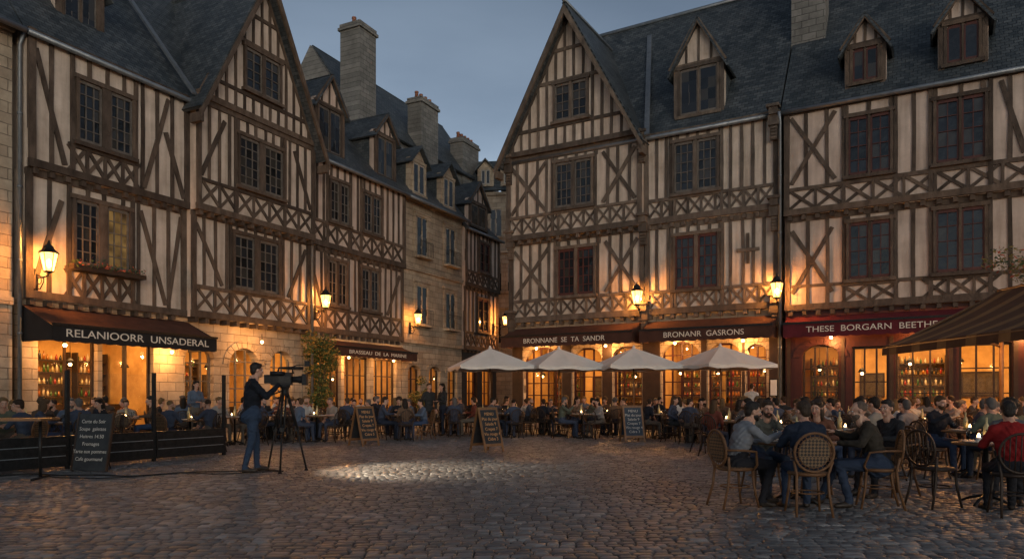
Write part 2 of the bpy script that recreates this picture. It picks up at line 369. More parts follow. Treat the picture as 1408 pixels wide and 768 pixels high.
def chimney(h,u,y,w,d,z0,z1,pots=3,mat='stonedark'):
    c=h['chimneys']; c.box(u-w/2,u+w/2,y-d/2,y+d/2,z0,z1-.35,M[mat])
    c.box(u-w/2-.1,u+w/2+.1,y-d/2-.1,y+d/2+.1,z1-.35,z1-.2,M[mat]); c.box(u-w/2-.03,u+w/2+.03,y-d/2-.03,y+d/2+.03,z1-.2,z1,M[mat])
    for i in range(pots):
        x=u-w/2+w*(i+.5)/pots; lathe(c,(x,y,z1),[(.13,0),(.1,.3),(.13,.33),(.12,.42)],M['clay'],10)
def gwall(h,u0,u1,z1,ops,mat,y=0,t=.35):
    W=h['ground_floor_walls']; x=u0; m=M[mat]
    for o in sorted(ops):
        a,b,za,zb=o[:4]; 
        if a>x: W.box(x,a,y,y+t,0,z1,m)
        if za>0: W.box(a,b,y,y+t,0,za,m)
        W.box(a,b,y,y+t,zb,z1,m)
        if len(o)>4 and o[4]:
            r=(b-a)/2; k=o[4]; c=(a+b)/2; zs=zb-r*k; n=8
            pts=[(c-r*math.cos(pi/2*i/n),zs+r*k*math.sin(pi/2*i/n)) for i in range(n+1)]
            for i in range(n):
                (p0,q0),(p1,q1)=pts[i],pts[i+1]
                W.prism([(p0,q0),(p1,q1),(p1,zb),(p0,zb)],y+.001,y+t,m)
                W.prism([(2*c-p1,q1),(2*c-p0,q0),(2*c-p0,zb),(2*c-p1,zb)],y+.001,y+t,m)
            n=11
            for i in range(n):
                a0=pi*i/n+.015;a1=pi*(i+1)/n-.015
                f=lambda an,rr:(c-rr*math.cos(an),zs+rr*k*math.sin(an))
                W.prism([f(a0,r+.01),f(a1,r+.01),f(a1,r+.3),f(a0,r+.3)],y-.03-R.uniform(0,.01),y+.02,m)
        x=b
    if x<u1: W.box(x,u1,y,y+t,0,z1,m)
def glaze(h,a,b,za,zb,nx,nz,mat,y=.18,panel=.5,trans=.0,door=False):
    G=h['shopfront']; m=M[mat]
    G.box(a,a+.07,y,y+.08,za,zb,m);G.box(b-.07,b,y,y+.08,za,zb,m);G.box(a+.07,b-.07,y,y+.08,zb-.08,zb,m)
    if panel>0: G.box(a+.07,b-.07,y,y+.079,za,za+panel,m)
    z0=za+panel
    for i in range(1,nx):
        x=a+(b-a)*i/nx; w=.03 if not(door and i==nx//2) else .06; G.box(x-w,x+w,y+.004,y+.074,z0,zb-.08,m)
    for k in range(1,nz):
        z=z0+(zb-z0)*k/nz; G.box(a+.07,b-.07,y+.012,y+.07,z-.02,z+.02,m)
    G.add([(a,y+.04,z0),(b,y+.04,z0),(b,y+.04,zb),(a,y+.04,zb)],[(0,1,2,3)],M['clear'])
def room(h,u0,u1,z1,e=120,depth=3.6,y0=.36,col=WARM2):
    r=h['interior']; w=M['roomwall']
    r.add([(u0,y0,.03),(u1,y0,.03),(u1,depth,.03),(u0,depth,.03),(u0,y0,z1),(u1,y0,z1),(u1,depth,z1),(u0,depth,z1)],[(4,7,6,5),(2,3,7,6),(0,4,7,3),(1,2,6,5)],w)
    r.add([(u0,y0,.03),(u1,y0,.03),(u1,depth,.03),(u0,depth,.03)],[(0,1,2,3)],M['roomfloor'])
    # dark timber ceiling beams and wainscot
    x=u0+.4
    while x<u1-.3: r.box(x,x+.16,y0+.02,depth-.02,z1-.26,z1-.1,M['bark']); x+=.9
    r.box(u0+.02,u1-.02,depth-.05,depth-.015,.03,.88,M['darkwood'])
    x=u0+.3
    while x<u1-1.1:
        wd=R.uniform(1.1,1.6); wd=min(wd,u1-.2-x)
        if R.random()<.7:
            for z in (.9,1.3,1.7,2.1,2.5):
                r.box(x,x+wd,depth-.35,depth-.052,z-.02,z+.02,M['darkwood'])
                q=x+.08
                while q<x+wd-.08:
                    hh=R.uniform(.15,.32); lathe(r,(q,depth-.2,z+.02),[(.04,0),(.04,hh*.6),(.015,hh*.75),(.015,hh)],M['bottle'],6); q+=R.uniform(.1,.17)
            r.box(x-.04,x,depth-.36,depth-.051,0.03,2.8,M['darkwood']); r.box(x+wd,x+wd+.04,depth-.36,depth-.051,0.03,2.8,M['darkwood'])
            r.box(x,x+wd,depth-1.3,depth-.8,.03,1.05,M['darkwood'])
        else:
            r.box(x+.2,x+wd-.2,depth-.06,depth-.02,1.3,2.2,M['darkwood']); r.box(x+.27,x+wd-.27,depth-.07,depth-.06,1.37,2.13,M['bark'])
        x+=wd+.3
    n=max(1,int((u1-u0)/1.4))
    for i in range(n):
        x=u0+(u1-u0)*(i+.5)/n; yy=R.uniform(1,2.2); zz=R.uniform(2.1,2.5)
        tube(r,[(x,yy,zz+.12),(x,yy,z1)],.008,M['iron'],5); lathe(r,(x,yy,zz),[(.14,0),(.1,.1),(.03,.16)],M['iron'],10); lathe(r,(x,yy,zz-.06),[(.03,-.03),(.06,.02),(.03,.06)],M['bulb2'],8)
    light('ceiling_light','AREA',((u0+u1)/2,1.6,z1-.3),e*1.7,col,h.e,size=max(.8,(u1-u0)*.7),sy=1.2)
def awning(h,u0,u1,zt,proj,drop,top,val,vh=.4,txt=None,tsize=.26,y=0,frill=True,tw=None,tx=None):
    a=h['awning']; zf=zt-drop
    K=8; V=[]
    nb=max(4,int((u1-u0)/.6))
    for i in range(nb+1):
        for k in range(K+1):
            t=k/K; V.append((u0+(u1-u0)*i/nb,y-proj+(proj-.04)*t,zf+drop*t-.05*math.sin(pi*t)-(.012 if i%2 else 0)))
    a.add(V,[(i*(K+1)+k,(i+1)*(K+1)+k,(i+1)*(K+1)+k+1,i*(K+1)+k+1) for i in range(nb) for k in range(K)],M[top],True)
    n=int((u1-u0)/.35)
    for i in range(n):
        p=u0+(u1-u0)*i/n; q=u0+(u1-u0)*(i+1)/n; K=4
        V=[(p+(q-p)*k/K,y-proj-.012,zf-vh-.035*math.sin(pi*k/K)) for k in range(K+1)]+[(p+(q-p)*k/K,y-proj-.012,zf+.01) for k in range(K+1)]
        a.add(V,[(k,k+1,k+K+2,k+K+1) for k in range(K)],M[val])
    for u in(u0,u1-.012): a.add([(u,y-.04,zt-.03),(u,y-proj,zf-.03),(u,y-proj,zf-vh),(u,y-.04,zf-vh),(u+.012,y-.04,zt-.03),(u+.012,y-proj,zf-.03),(u+.012,y-proj,zf-vh),(u+.012,y-.04,zf-vh)],[(0,1,2,3),(7,6,5,4),(0,4,5,1),(2,6,7,3)],M[val])
    a.box(u0-.02,u1+.02,y-proj-.05,y-proj-.014,zf-.02,zf+.05,M['iron'])
    for u in (u0+.3,u1-.3): tube(a,[(u,y,zf-.2),(u,y-proj*.6,zf-.35),(u,y-proj+.02,zf-.02)],.018,M['iron'],6)
    n=int((u1-u0)/1.3)
    for i in range(n):
        u=u0+(u1-u0)*(i+.5)/n
        lathe(a,(u,y-.35,zf-.25),[(.03,-.04),(.055,0),(.04,.05)],M['bulb2'],8); tube(a,[(u,y-.35,zf-.2),(u,y-.35,zt-.25)],.01,M['iron'],5)  # glowing bulb fixtures added under the awning
    if txt: text('sign_lettering',txt,tsize,(tx or (u0+u1)/2,y-proj-.03,zf-vh/2),(pi/2,0,0),M['signtext'],h.e,width=tw)
def drainpipe(h,u,z1,y=-.12):
    g=h['drainpipe']; tube(g,[(u,y,0),(u,y,z1-.3),(u,y-.2,z1)],.055,M['zinc'],8)
    for z in (1,3,5,7,9): lathe(g,(u,y,z),[(.07,0),(.07,.06)],M['zinc'],8)
def console(h,u,z,y):
    c=h['carved_posts']; 
    c.box(u-.18,u+.18,y-.2,y,z-.1,z+.25,h.tim);c.box(u-.14,u+.14,y-.28,y,z+.251,z+.5,h.tim);c.box(u-.12,u+.12,y-.13,y,z-.6,z-.101,h.tim);c.box(u-.22,u+.22,y-.34,y,z+.501,z+.6,h.tim)
    for i in range(4): c.box(u-.1,u+.1,y-.16-.01*i,y-.12,z-.55+.11*i,z-.5+.11*i,h.tim)
AL=math.atan2(.894,.447); AR=math.atan2(-.505,.863)
OL=(-13.5,20); OR=(0,31.5)
def Lw(u,y,z=0): return (OL[0]+.447*u-.894*y, OL[1]+.894*u+.447*y, z)
def Rw(s,y,z=0): return (OR[0]+.863*s+.505*y, OR[1]-.505*s+.863*y, z)
# ---- left house A
h=House('half_timbered_house',OL,AL)
y1,y2=-.15,-.3
W2=dict(leaves=2,gx=3,gz=5,post=.28)
storey(h,0,5.2,4.0,7.6,y1,[(1.35,3.1,5.2,7.0,dict(W2,lit=3))],sp=.55,xr=[(1.1,3.35)],xz=(4.2,5.0),braces=[(.2,4.3,1.0,6.9),(3.5,7.2,4.4,4.3),(4.5,4.3,5.0,7.3)])
storey(h,0,5.2,7.6,11.4,y2,[(1.35,3.1,8.75,10.45,W2)],sp=.55,xr=[(1.1,3.35)],xz=(7.8,8.55),braces=[(.2,10.9,1.0,7.9),(3.5,7.9,4.4,11.0),(5.0,7.9,4.3,9.9)])
storey(h,5.2,10.94,4.0,7.6,y1-.25,[(7.0,9.15,5.25,7.1,W2)],sp=.46,xr=[(5.4,10.8)],xz=(4.25,5.05),braces=[(5.4,7.2,6.5,5.2),(10.7,7.2,9.7,5.2)],cell=.8)
storey(h,5.2,10.94,7.6,11.4,y2-.35,[(7.0,9.15,8.9,10.6,W2)],sp=.44,xr=[(5.4,10.8)],xz=(7.85,8.65),braces=[(5.4,8.8,6.4,10.9),(10.7,8.8,9.8,10.9)],cell=.8)
gable(h,5.2,10.94,11.4,16.9,y2-.4,(7.25,8.95,12.45,13.85),6.0,ov=.28,mids=(12.2,14.1,15.2),kw=dict(leaves=2,gx=2,gz=4,post=.15))
mainroof(h,-.1,10.9,11.4,18.2,5)
dormer(h,2.2,1.5,12.5,14.1,15.2,.9,leaves=2,gx=2,gz=3)
h['roof'].slab([(5.0,-.7,11.35),(5.2,-.7,11.35),(5.2,4.8,18.0),(5.0,4.8,18.0)],-.07,M['zinc'])
gwall(h,0,10.94,4.0,[(.45,2.2,0,3.0),(2.35,4.1,0,3.0),(5.3,6.5,.6,3.1,.8),(7.2,8.6,0,3.1,.9),(9.2,10.4,.5,3.1,.9)],'stone')
glaze(h,.45,2.2,0,3.0,2,1,'darkwood',panel=.4);glaze(h,2.35,4.1,0,3.0,2,1,'darkwood',panel=.4,door=True)
glaze(h,5.3,6.5,.6,3.1,3,4,'frame',panel=0);glaze(h,7.2,8.6,0,3.1,3,5,'frame',panel=.6);glaze(h,9.2,10.4,.5,3.1,3,4,'frame',panel=0)
room(h,.1,4.9,3.9,170);room(h,5.0,10.8,3.9,150)
awning(h,0,5.4,3.85,1.4,.62,'awnb','awnk',.42,'RELANIOORR  UNSADERAL',.3,tw=4.7)
drainpipe(h,-.1,11.2)
mb=h['flower_box']; mb.box(1.1,3.4,y1-.45,y1-.2,4.95,5.08,M['darkwood'])
for i in range(420):
    c=Vector((R.uniform(1.05,3.45),y1-.33+R.gauss(0,.1),5.1+abs(R.gauss(0,.11))-.05)); s=.05
    q=[c+Vector((R.uniform(-s,s),R.uniform(-s,s),R.uniform(-s,s))) for _ in range(3)]; mb.add(q,[(0,1,2)],M['flower'] if R.random()<.35 else M['leaf'])
h.done()
# ---- far-left stone house
h=House('stone_house',OL,AL,wall='stone',tim='timber')
h['walls'].box(-7,-.22,.02,6,0,11.2,M['stone'])
for u in (-5.6,-3.4,-1.6):
    for z in (4.9,8.4): window(h,u-.5,u+.5,z,z+1.8,0.02,leaves=2,gx=1,gz=3)
h['walls'].box(-7.1,-.2,-.1,6,11.2,11.4,M['stone']); h['walls'].box(-7,-.21,-.05,0.02,3.8,4.0,M['stone'])
mainroof(h,-7.1,-.15,11.4,17.5,4.5); h.done()
# ---- house B
h=House('half_timbered_house',OL,AL,wall='plaster2')
kk_=dict(leaves=2,gx=2,gz=4,post=.12)
storey(h,11.0,17.9,4.0,7.6,-.1,[(12.35,13.6,5.3,7.1,kk_),(14.6,15.9,5.3,7.1,kk_)],sp=.44,xr=[(11.2,17.7)],xz=(4.25,5.05),cell=.8,braces=[(11.2,7.2,12.0,5.2),(17.6,7.2,16.6,5.2)])
storey(h,11.0,17.9,7.6,11.4,-.22,[(12.35,13.6,8.85,10.5,kk_),(14.6,15.9,8.85,10.5,kk_)],sp=.44,xr=[(11.2,17.7)],xz=(7.85,8.65),cell=.8)
mainroof(h,11.0,17.95,11.4,16.2,3.8)
dormer(h,12.9,1.9,11.9,13.9,15.3,.3);dormer(h,16.9,1.7,11.9,13.9,15.0,.3)
gwall(h,11.0,17.9,4.0,[(11.6,13.4,0,3.1),(13.6,15.4,0,3.1),(15.7,17.5,0,3.1)],'stone')
for a in(11.6,13.6,15.7): glaze(h,a,a+1.8,0,3.1,4,3,'darkwood',panel=.6)
room(h,11.1,17.8,3.9,130)
awning(h,11.8,17.9,3.75,.95,.35,'awnb','awnb',.36,'BRASSEAU  DE  LA  MARINE',.22,tw=4.2)
drainpipe(h,11.0,11.2,-.5)
h.done()
# ---- house C stone
h=House('stone_townhouse',OL,AL,wall='stone',tim='stone')
h['walls'].box(18,23.8,0,.5,4.0,11.4,M['stone'])
for z in (4.0,7.7,11.2): h['walls'].box(17.98,23.82,-.12,.0,z,z+.18,M['stone'])
for u in (19.7,22.5):
    for z,hh in ((5.1,1.85),(8.6,1.9)):
        a,b=u-.5,u+.5; W=h['windows']
        W.box(a-.2,a-.07,-.08,.0,z-.2,z+hh+.1,M['stone']);W.box(b+.07,b+.2,-.08,.0,z-.2,z+hh+.1,M['stone']);W.box(a-.25,b+.25,-.12,0,z+hh+.19,z+hh+.35,M['stone'])
        window(h,a,b,z,z+hh,0,leaves=2,gx=1,gz=4,frame='framew',post=.04,d=.05,sill=False)
        r=h['iron_balconies']; tube(r,[(a-.1,-.35,z+.65),(b+.1,-.35,z+.65)],.02,M['iron'],6); r.box(a-.15,b+.15,-.38,0,z-.2,z-.1,M['stone'])
        for i in range(9): x=a-.1+i*(b-a+.2)/8; tube(r,[(x,-.35,z-.1),(x,-.35,z+.65)],.009,M['iron'],4)
mainroof(h,17.95,23.85,11.4,15.4,3.2)
for u in(19.5,22.4): dormer(h,u,1.5,11.7,13.4,14.2,.1,stone=True,leaves=2,gx=1,gz=3,frame='framew')
gwall(h,18,23.8,4.0,[(18.5,19.6,0,2.9,.6),(20.4,21.5,0,2.9,.6),(22.3,23.3,0,2.9,.6)],'stone')
for a,b in((18.5,19.6),(20.4,21.5),(22.3,23.3)): glaze(h,a,b,0,2.9,2,3,'darkwood',panel=.8)
room(h,18.1,23.7,3.9,60)
h.done()
# ---- house D narrow timber
h=House('half_timbered_house',OL,AL,wall='plaster2')
storey(h,23.85,28.0,4.0,7.6,-.1,[(25.4,26.6,5.2,7.0,dict(leaves=2,gx=1,gz=3,frame='framer'))],sp=.5,xr=[(24,27.8)],xz=(4.2,5.0))
storey(h,23.85,28.0,7.6,11.0,-.2,[(25.4,26.6,8.7,10.3,dict(leaves=2,gx=1,gz=3,frame='framer'))],sp=.5,xr=[(24,27.8)],xz=(7.8,8.5))
mainroof(h,23.8,28.1,11.0,12.9,1.8); dormer(h,25.4,2.2,11.2,12.6,13.9,-.1)
gwall(h,23.85,28.0,4.0,[(24.4,25.6,0,2.9),(26.2,27.5,0,2.9)],'darkwood')
for a,b in((24.4,25.6),(26.2,27.5)): glaze(h,a,b,0,2.9,2,3,'framer',panel=.8)
room(h,23.9,27.9,3.9,60)
h.done()
# ---- background buildings
h=House('old_stone_hall',OL,AL,wall='stonedark',tim='timber')
h['walls'].box(19.4,33,4.2,10.2,0,16.6,M['stonedark'])
h['walls'].add([(19.4,4.2,16.6),(19.4,10.2,16.6),(19.4,7.2,20.9),(19.9,4.2,16.6),(19.9,10.2,16.6),(19.9,7.2,20.9)],[(0,2,1),(3,4,5),(0,3,5,2),(1,2,5,4)],M['stonedark'])
h['roof'].slab([(19.6,3.9,16.4),(33.2,3.9,16.4),(33.2,7.2,21.0),(19.6,7.2,21.0)],.12,M['slate'])
h['roof'].slab([(33.2,10.5,16.4),(19.6,10.5,16.4),(19.6,7.2,21.0),(33.2,7.2,21.0)],.12,M['slate'])
chimney(h,19.6,4.0,1.4,1.3,10,21.2,2);chimney(h,26.2,4.2,1.9,1.0,12,19.6,4);chimney(h,32.0,4.6,2.2,1.0,12,19.0,5)
for u in (23,26,30): window(h,u-.4,u+.4,13.6,14.9,4.2,leaves=1,gx=2,gz=3)
h.done()
h=House('pale_stone_townhouse',(-3.2,50.5),-.1,wall='stone',tim='stone')
h['walls'].box(0,14,0,6,0,15.4,M['stone'])
for z in (4,7.4,11.2,15.2): h['walls'].box(-.1,14.1,-.15,0,z,z+.2,M['stone'])
for u in (.9,2.1,3.3,4.8,6.2,8):
    for z in (5,8.6,12.4): window(h,u-.4,u+.4,z,z+1.8,0,leaves=2,gx=1,gz=3,frame='framew',d=.05,post=.04)
h['roof'].slab([(-.1,-.3,15.5),(14,-.3,15.5),(14,1.0,17.9),(-.1,1.0,17.9)],.1,M['slate']);h['roof'].slab([(-.1,1.0,17.9),(14,1.0,17.9),(14,5,18.6),(-.1,5,18.6)],.1,M['slate'])
for u in(1.4,3.0,5.2,7.4): dormer(h,u,1.1,15.9,17.1,17.7,-.1,stone=True,leaves=2,gx=1,gz=2,frame='framew')
gwall(h,0,14,4.0,[],'stone',y=-.02,t=.03)
h.done()
# ---- right house F
h=House('half_timbered_mansion',OR,AR,wall='plaster',tim='timber2')
Wc=dict(leaves=2,gx=3,gz=5,post=.14,frame='frame')
Wr=dict(leaves=2,gx=3,gz=5,post=.14,frame='framer')
storey(h,0,6.1,4.45,7.9,-.2,[(2.35,4.0,5.5,7.3,Wr)],sp=.46,xr=[(.2,5.9)],xz=(4.7,5.35),cell=.55,braces=[(.25,5.5,1.9,7.5),(.25,7.5,1.9,5.5),(4.45,5.5,5.8,7.5),(4.45,7.5,5.8,5.5)],xd=.085)
storey(h,0,6.1,7.9,11.4,-.45,[(2.35,4.0,9.05,10.8,Wc)],sp=.46,xr=[(.2,5.9)],xz=(8.15,8.85),cell=.55,braces=[(.25,9.0,1.9,11.0),(.25,11.0,1.9,9.0),(4.45,9.0,5.8,11.0),(4.45,11,5.8,9.0)],xd=.085)
gable(h,0,6.1,11.4,16.95,-.6,(2.4,3.85,12.55,13.95),6,ov=.22,mids=(12.35,14.15,15.4),kw=dict(leaves=2,gx=2,gz=4,post=.1))
storey(h,6.1,11.1,4.45,7.9,-.2,[(7.3,8.95,5.4,7.3,Wr)],sp=.4,xr=[(6.3,10.9)],xz=(4.7,5.3),cell=.52,xd=.085,sw=.12)
timber(h,9.6,6.6,10.4,6.6,.12,.06,-.2);timber(h,10.0,6.1,10.0,7.2,.12,.06,-.2)
storey(h,6.1,11.1,7.9,11.4,-.3,[(7.3,8.95,9.0,10.8,Wc)],sp=.4,xr=[(6.3,10.9)],xz=(8.15,8.8),cell=.52,xd=.085,joists=True,sw=.12)
for s in (.15,6.1,10.95):
    console(h,s,7.75,-.3);console(h,s,4.35,-.2);console(h,s,10.9,-.45)
mainroof(h,0,11.1,11.4,18.3,4.6)
dormer(h,8.1,1.9,12.0,13.9,15.6,.2,leaves=2,gx=2,gz=4)
h['roof'].slab([(6.3,-.8,11.2),(6.5,-.8,11.2),(4.9,4.0,17.4),(4.7,4.0,17.4)],-.06,M['zinc'])
ops=[(.6,2.4,.5,3.4,.7),(2.9,4.2,0,3.3,.7),(4.7,5.9,.5,3.3,.7),(6.7,8.2,.5,3.4,.8),(8.5,9.7,0,3.3,.8),(9.9,10.6,.5,3.2,.8)]
gwall(h,0,11.1,4.45,ops,'stone')
for a,b,c,d,*_ in ops: glaze(h,a,b,c,d,max(2,round((b-a)/.38)),5,'redwood',panel=.35)
G=h['shopfront']
for a,b in ((0.05,.55),(2.45,2.85),(4.25,4.65),(5.95,6.65),(8.25,8.45),(9.75,9.85),(10.7,11.0)): G.box(a,b,-.06,-.002,0.02,3.5,M['darkwood'])
G.box(.03,11.05,-.09,-.001,3.5,4.2,M['darkwood'])
room(h,.1,5.9,4.2,150);room(h,6.2,11.0,4.2,150)
awning(h,.1,5.9,4.2,1.0,.42,'awnb','awnb',.42,'BRONNANE  SE  TA  SANDR',.28,y=-.1,tw=3.6)
awning(h,6.2,11.0,4.2,1.0,.42,'awnb','awnb',.42,'BRONANR  GASRONS',.28,y=-.1,tw=2.9)
mc=h['menu_case']; mc.box(10.72,11.02,-.12,-.061,1.3,1.95,M['iron']); mc.box(10.76,10.98,-.125,-.12,1.35,1.9,M['white'])
drainpipe(h,11.15,11.2,-.5)
h.done()
# ---- right house G
h=House('half_timbered_house',OR,AR,wall='plaster2',tim='timber')
Wd=dict(leaves=2,gx=2,gz=4,post=.08,frame='framer')
storey(h,11.25,20.5,4.3,7.6,-.15,[(13.3,14.6,5.3,7.1,Wd),(15.85,17.2,5.3,7.2,Wd),(18.5,19.8,5.3,7.1,Wd)],sp=.66,xr=[(15.5,17.6),(13.1,14.8)],xz=(4.5,5.1),cell=.7,braces=[(11.5,7.1,12.8,4.9),(11.5,4.9,12.8,7.1)],mid=5.15)
storey(h,11.25,20.5,7.6,11.3,-.3,[(13.3,14.6,8.75,10.6,Wd),(15.85,17.2,8.75,10.65,Wd),(18.5,19.8,8.75,10.6,Wd)],sp=.66,xr=[(11.4,20.3)],xz=(7.8,8.5),cell=.85,braces=[(11.5,8.7,12.9,11.0),(11.5,11.0,12.9,8.7),(17.6,11,18.2,8.7)])
mainroof(h,11.15,20.6,11.4,18.6,5)
dormer(h,13.8,1.25,11.95,13.2,14.2,.1,leaves=2,gx=1,gz=2,frame='framer');dormer(h,16.6,1.35,11.95,13.3,14.3,.1,leaves=2,gx=1,gz=2,frame='framer')
chimney(h,11.7,2.6,1.2,1.0,13,19.2,2)
ops=[(11.8,13.0,.6,3.1,.7),(13.4,14.5,0,3.0),(14.7,16.2,.6,3.0),(16.5,17.9,.6,3.0),(18.2,19.8,.6,3.0)]
gwall(h,11.25,20.5,4.3,ops,'redwood')
for a,b,c,d,*_ in ops: glaze(h,a,b,c,d,3,3 if c else 2,'darkwood',panel=.02 if c else .6)
G=h['shopfront']
for u in (11.3,13.05,14.53,16.22,17.93,19.85): G.box(u,u+.12,-.05,-.002,.02,3.3,M['darkwood'])
G.box(11.3,20.4,-.04,-.003,.02,.45,M['darkwood'])
room(h,11.35,20.3,4.1,270)
awning(h,11.3,20.2,4.1,.75,.3,'awnr','awnr',.45,'THESE  BORGARN  BEETHEAU',.28,tw=4.3,tx=14.2)
h.done()
# ------------------------------------------------------------ wall lanterns
def lantern(loc,ang,e=150,arm=.75):
    o=empty('wall_lantern',loc,ang); mb=MB(); I=M['iron']
    mb.box(-.05,.05,-.04,0,-.75,-.15,I)
    tube(mb,[(0,-.02,-.3),(0,-arm*.5,-.42),(0,-arm,-.38),(0,-arm,-.3)],.022,I,8)
    tube(mb,[(0,-.02,-.7),(0,-arm*.35,-.72),(0,-arm*.6,-.55),(0,-arm*.62,-.44)],.016,I,6)
    tube(mb,[(0,-arm*.3+.09*math.cos(t*.5),-.5+.09*math.sin(t*.5)) for t in range(12)],.012,I,5)
    y=-arm
    lathe(mb,(0,y,-.32),[(.05,0),(.12,.03),(.13,.06)],I,6,False)
    lathe(mb,(0,y,.22),[(.25,0),(.24,.03),(.13,.14),(.11,.2),(.05,.25),(.02,.36)],I,6,False)
    for k in range(6):
        a=2*pi*k/6+pi/6; tube(mb,[(.125*math.cos(a),y+.125*math.sin(a),-.26),(.225*math.cos(a),y+.225*math.sin(a),.22)],.012,I,4)
    mb.obj('bracket_and_frame',o)
    g=MB(); V=[]
    for k in range(6):
        a=2*pi*k/6+pi/6; V+=[(.12*math.cos(a),y+.12*math.sin(a),-.26),(.22*math.cos(a),y+.22*math.sin(a),.22)]
    F=[(2*k,(2*k+2)%12,(2*k+3)%12,2*k+1) for k in range(6)]
    g.add(V,F,M['lampglass']); lathe(g,(0,y,-.06),[(.02,-.1),(.06,-.02),(.06,.06),(.02,.12)],M['bulb'],10); g.obj('lamp_glass_and_bulb',o)
    light('lamp_light','POINT',(0,y,-.02),e*2.3,WARM,o,size=.09)
lantern(Lw(.3,-.15,5.0),AL,260,.6)
lantern(Lw(11.3,-.35,5.2),AL,260,.6)
lantern(Rw(6.0,-.2,5.1),AR,260,.6); lantern(Rw(11.1,-.2,5.0),AR,260,.6)
lantern(Lw(27.3,-.2,5.9),AL,330,.8); lantern(Lw(18.6,-.05,5.2),AL,110,.5)
# ------------------------------------------------------------ ground
def ground():
    gm,nt,b=newmat('paving_joint_sand'); b.inputs['Roughness'].default_value=.95
    n=N(nt,'ShaderNodeTexNoise'); n.inputs['Scale'].default_value=6; r=ramp(nt,n.outputs['Fac'],[(.3,(.032,.03,.028)),(.7,(.07,.065,.06))]); nt.links.new(r.outputs[0],b.inputs['Base Color'])
    g=MB(); g.add([(-250,-150,-.022),(250,-150,-.022),(250,350,-.022),(-250,350,-.022)],[(0,1,2,3)],gm); g.obj('ground')
    cm,nt,b=newmat('granite_setts'); L=nt.links.new
    geo=N(nt,'ShaderNodeNewGeometry'); r=ramp(nt,geo.outputs['Random Per Island'],[(0,(.10,.096,.094)),(.35,(.145,.138,.133)),(.7,(.19,.182,.174)),(.93,(.25,.238,.225)),(1,(.31,.295,.28))])
    tc=N(nt,'ShaderNodeTexCoord'); n=N(nt,'ShaderNodeTexNoise'); n.inputs['Scale'].default_value=.35; n.inputs['Detail'].default_value=6; L(tc.outputs['Object'],n.inputs['Vector'])
    r2=ramp(nt,n.outputs['Fac'],[(.35,(.68,.68,.69)),(.65,(1.12,1.1,1.08))]); mx=N(nt,'ShaderNodeMix',data_type='RGBA',blend_type='MULTIPLY'); mx.inputs[0].default_value=1
    L(r.outputs[0],mx.inputs[6]);L(r2.outputs[0],mx.inputs[7]);L(mx.outputs[2],b.inputs['Base Color'])
    r3=ramp(nt,n.outputs['Fac'],[(.35,(.32,)*3),(.65,(.5,)*3)]); L(r3.outputs[0],b.inputs['Roughness'])
    n3=N(nt,'ShaderNodeTexNoise'); n3.inputs['Scale'].default_value=45; n3.inputs['Detail'].default_value=4; L(tc.outputs['Object'],n3.inputs['Vector'])
    bp=N(nt,'ShaderNodeBump'); bp.inputs['Strength'].default_value=.6; bp.inputs['Distance'].default_value=.01; L(n3.outputs['Fac'],bp.inputs['Height']);L(bp.outputs[0],b.inputs['Normal'])
    b.inputs['Specular IOR Level'].default_value=.5
    rng=np.random.default_rng(3); C=[];S=[]
    y=3.5
    while y<46:
        rh=rng.uniform(.105,.13)*(1 if y<24 else 1.25); w=.155*(1 if y<24 else 1.3); hw=min(.74*y+3.0,24)
        if y>31: lo,hi=-9,2.5
        else: lo,hi=-hw,hw
        x=lo+rng.uniform(0,w)
        while x<hi:
            ww=w*rng.uniform(.72,1.25); C.append((x+ww/2,y+rh/2)); S.append((ww-.010,rh-.010)); x+=ww
        y+=rh
    C=np.array(C);S=np.array(S); n=len(C)
    base=np.array([(-1,-1),(1,-1),(1,1),(-1,1)])/2
    V=np.zeros((n,12,3)); tilt=rng.normal(0,.024,(n,2)); zt=rng.normal(0,.003,n)
    for L_,(ins,z) in enumerate(((0,-.03),(.003,-.006),(.018,.004))):
        for k in range(4):
            j=rng.normal(0,.003,(n,2))
            d=base[k]*(S-2*ins)+j
            V[:,L_*4+k,0]=C[:,0]+d[:,0]; V[:,L_*4+k,1]=C[:,1]+d[:,1]
            V[:,L_*4+k,2]=z+zt+(d*tilt).sum(1)
    V[:,:,1]+=.12*np.sin(V[:,:,0]*.35)+.05*np.sin(V[:,:,0]*1.1)
    f=[]
    for a in(0,4):
        for k in range(4): f.append((a+k,a+(k+1)%4,a+4+(k+1)%4,a+4+k))
    f.append((8,9,10,11)); f=np.array(f)
    Fs=(f[None]+12*np.arange(n)[:,None,None]).reshape(-1,4)
    me=bpy.data.meshes.new('cobblestone_paving'); me.vertices.add(n*12); me.vertices.foreach_set('co',V.reshape(-1).astype(np.float32))
    me.loops.add(len(Fs)*4); me.loops.foreach_set('vertex_index',Fs.reshape(-1).astype(np.int32)); me.polygons.add(len(Fs)); me.polygons.foreach_set('loop_start',np.arange(0,len(Fs)*4,4,dtype=np.int32))
    me.update(calc_edges=True); me.validate(); me.polygons.foreach_set('use_smooth',[True]*len(me.polygons)); me.materials.append(cm)
    o=bpy.data.objects.new('cobblestone_paving',me); COL.objects.link(o)
ground()
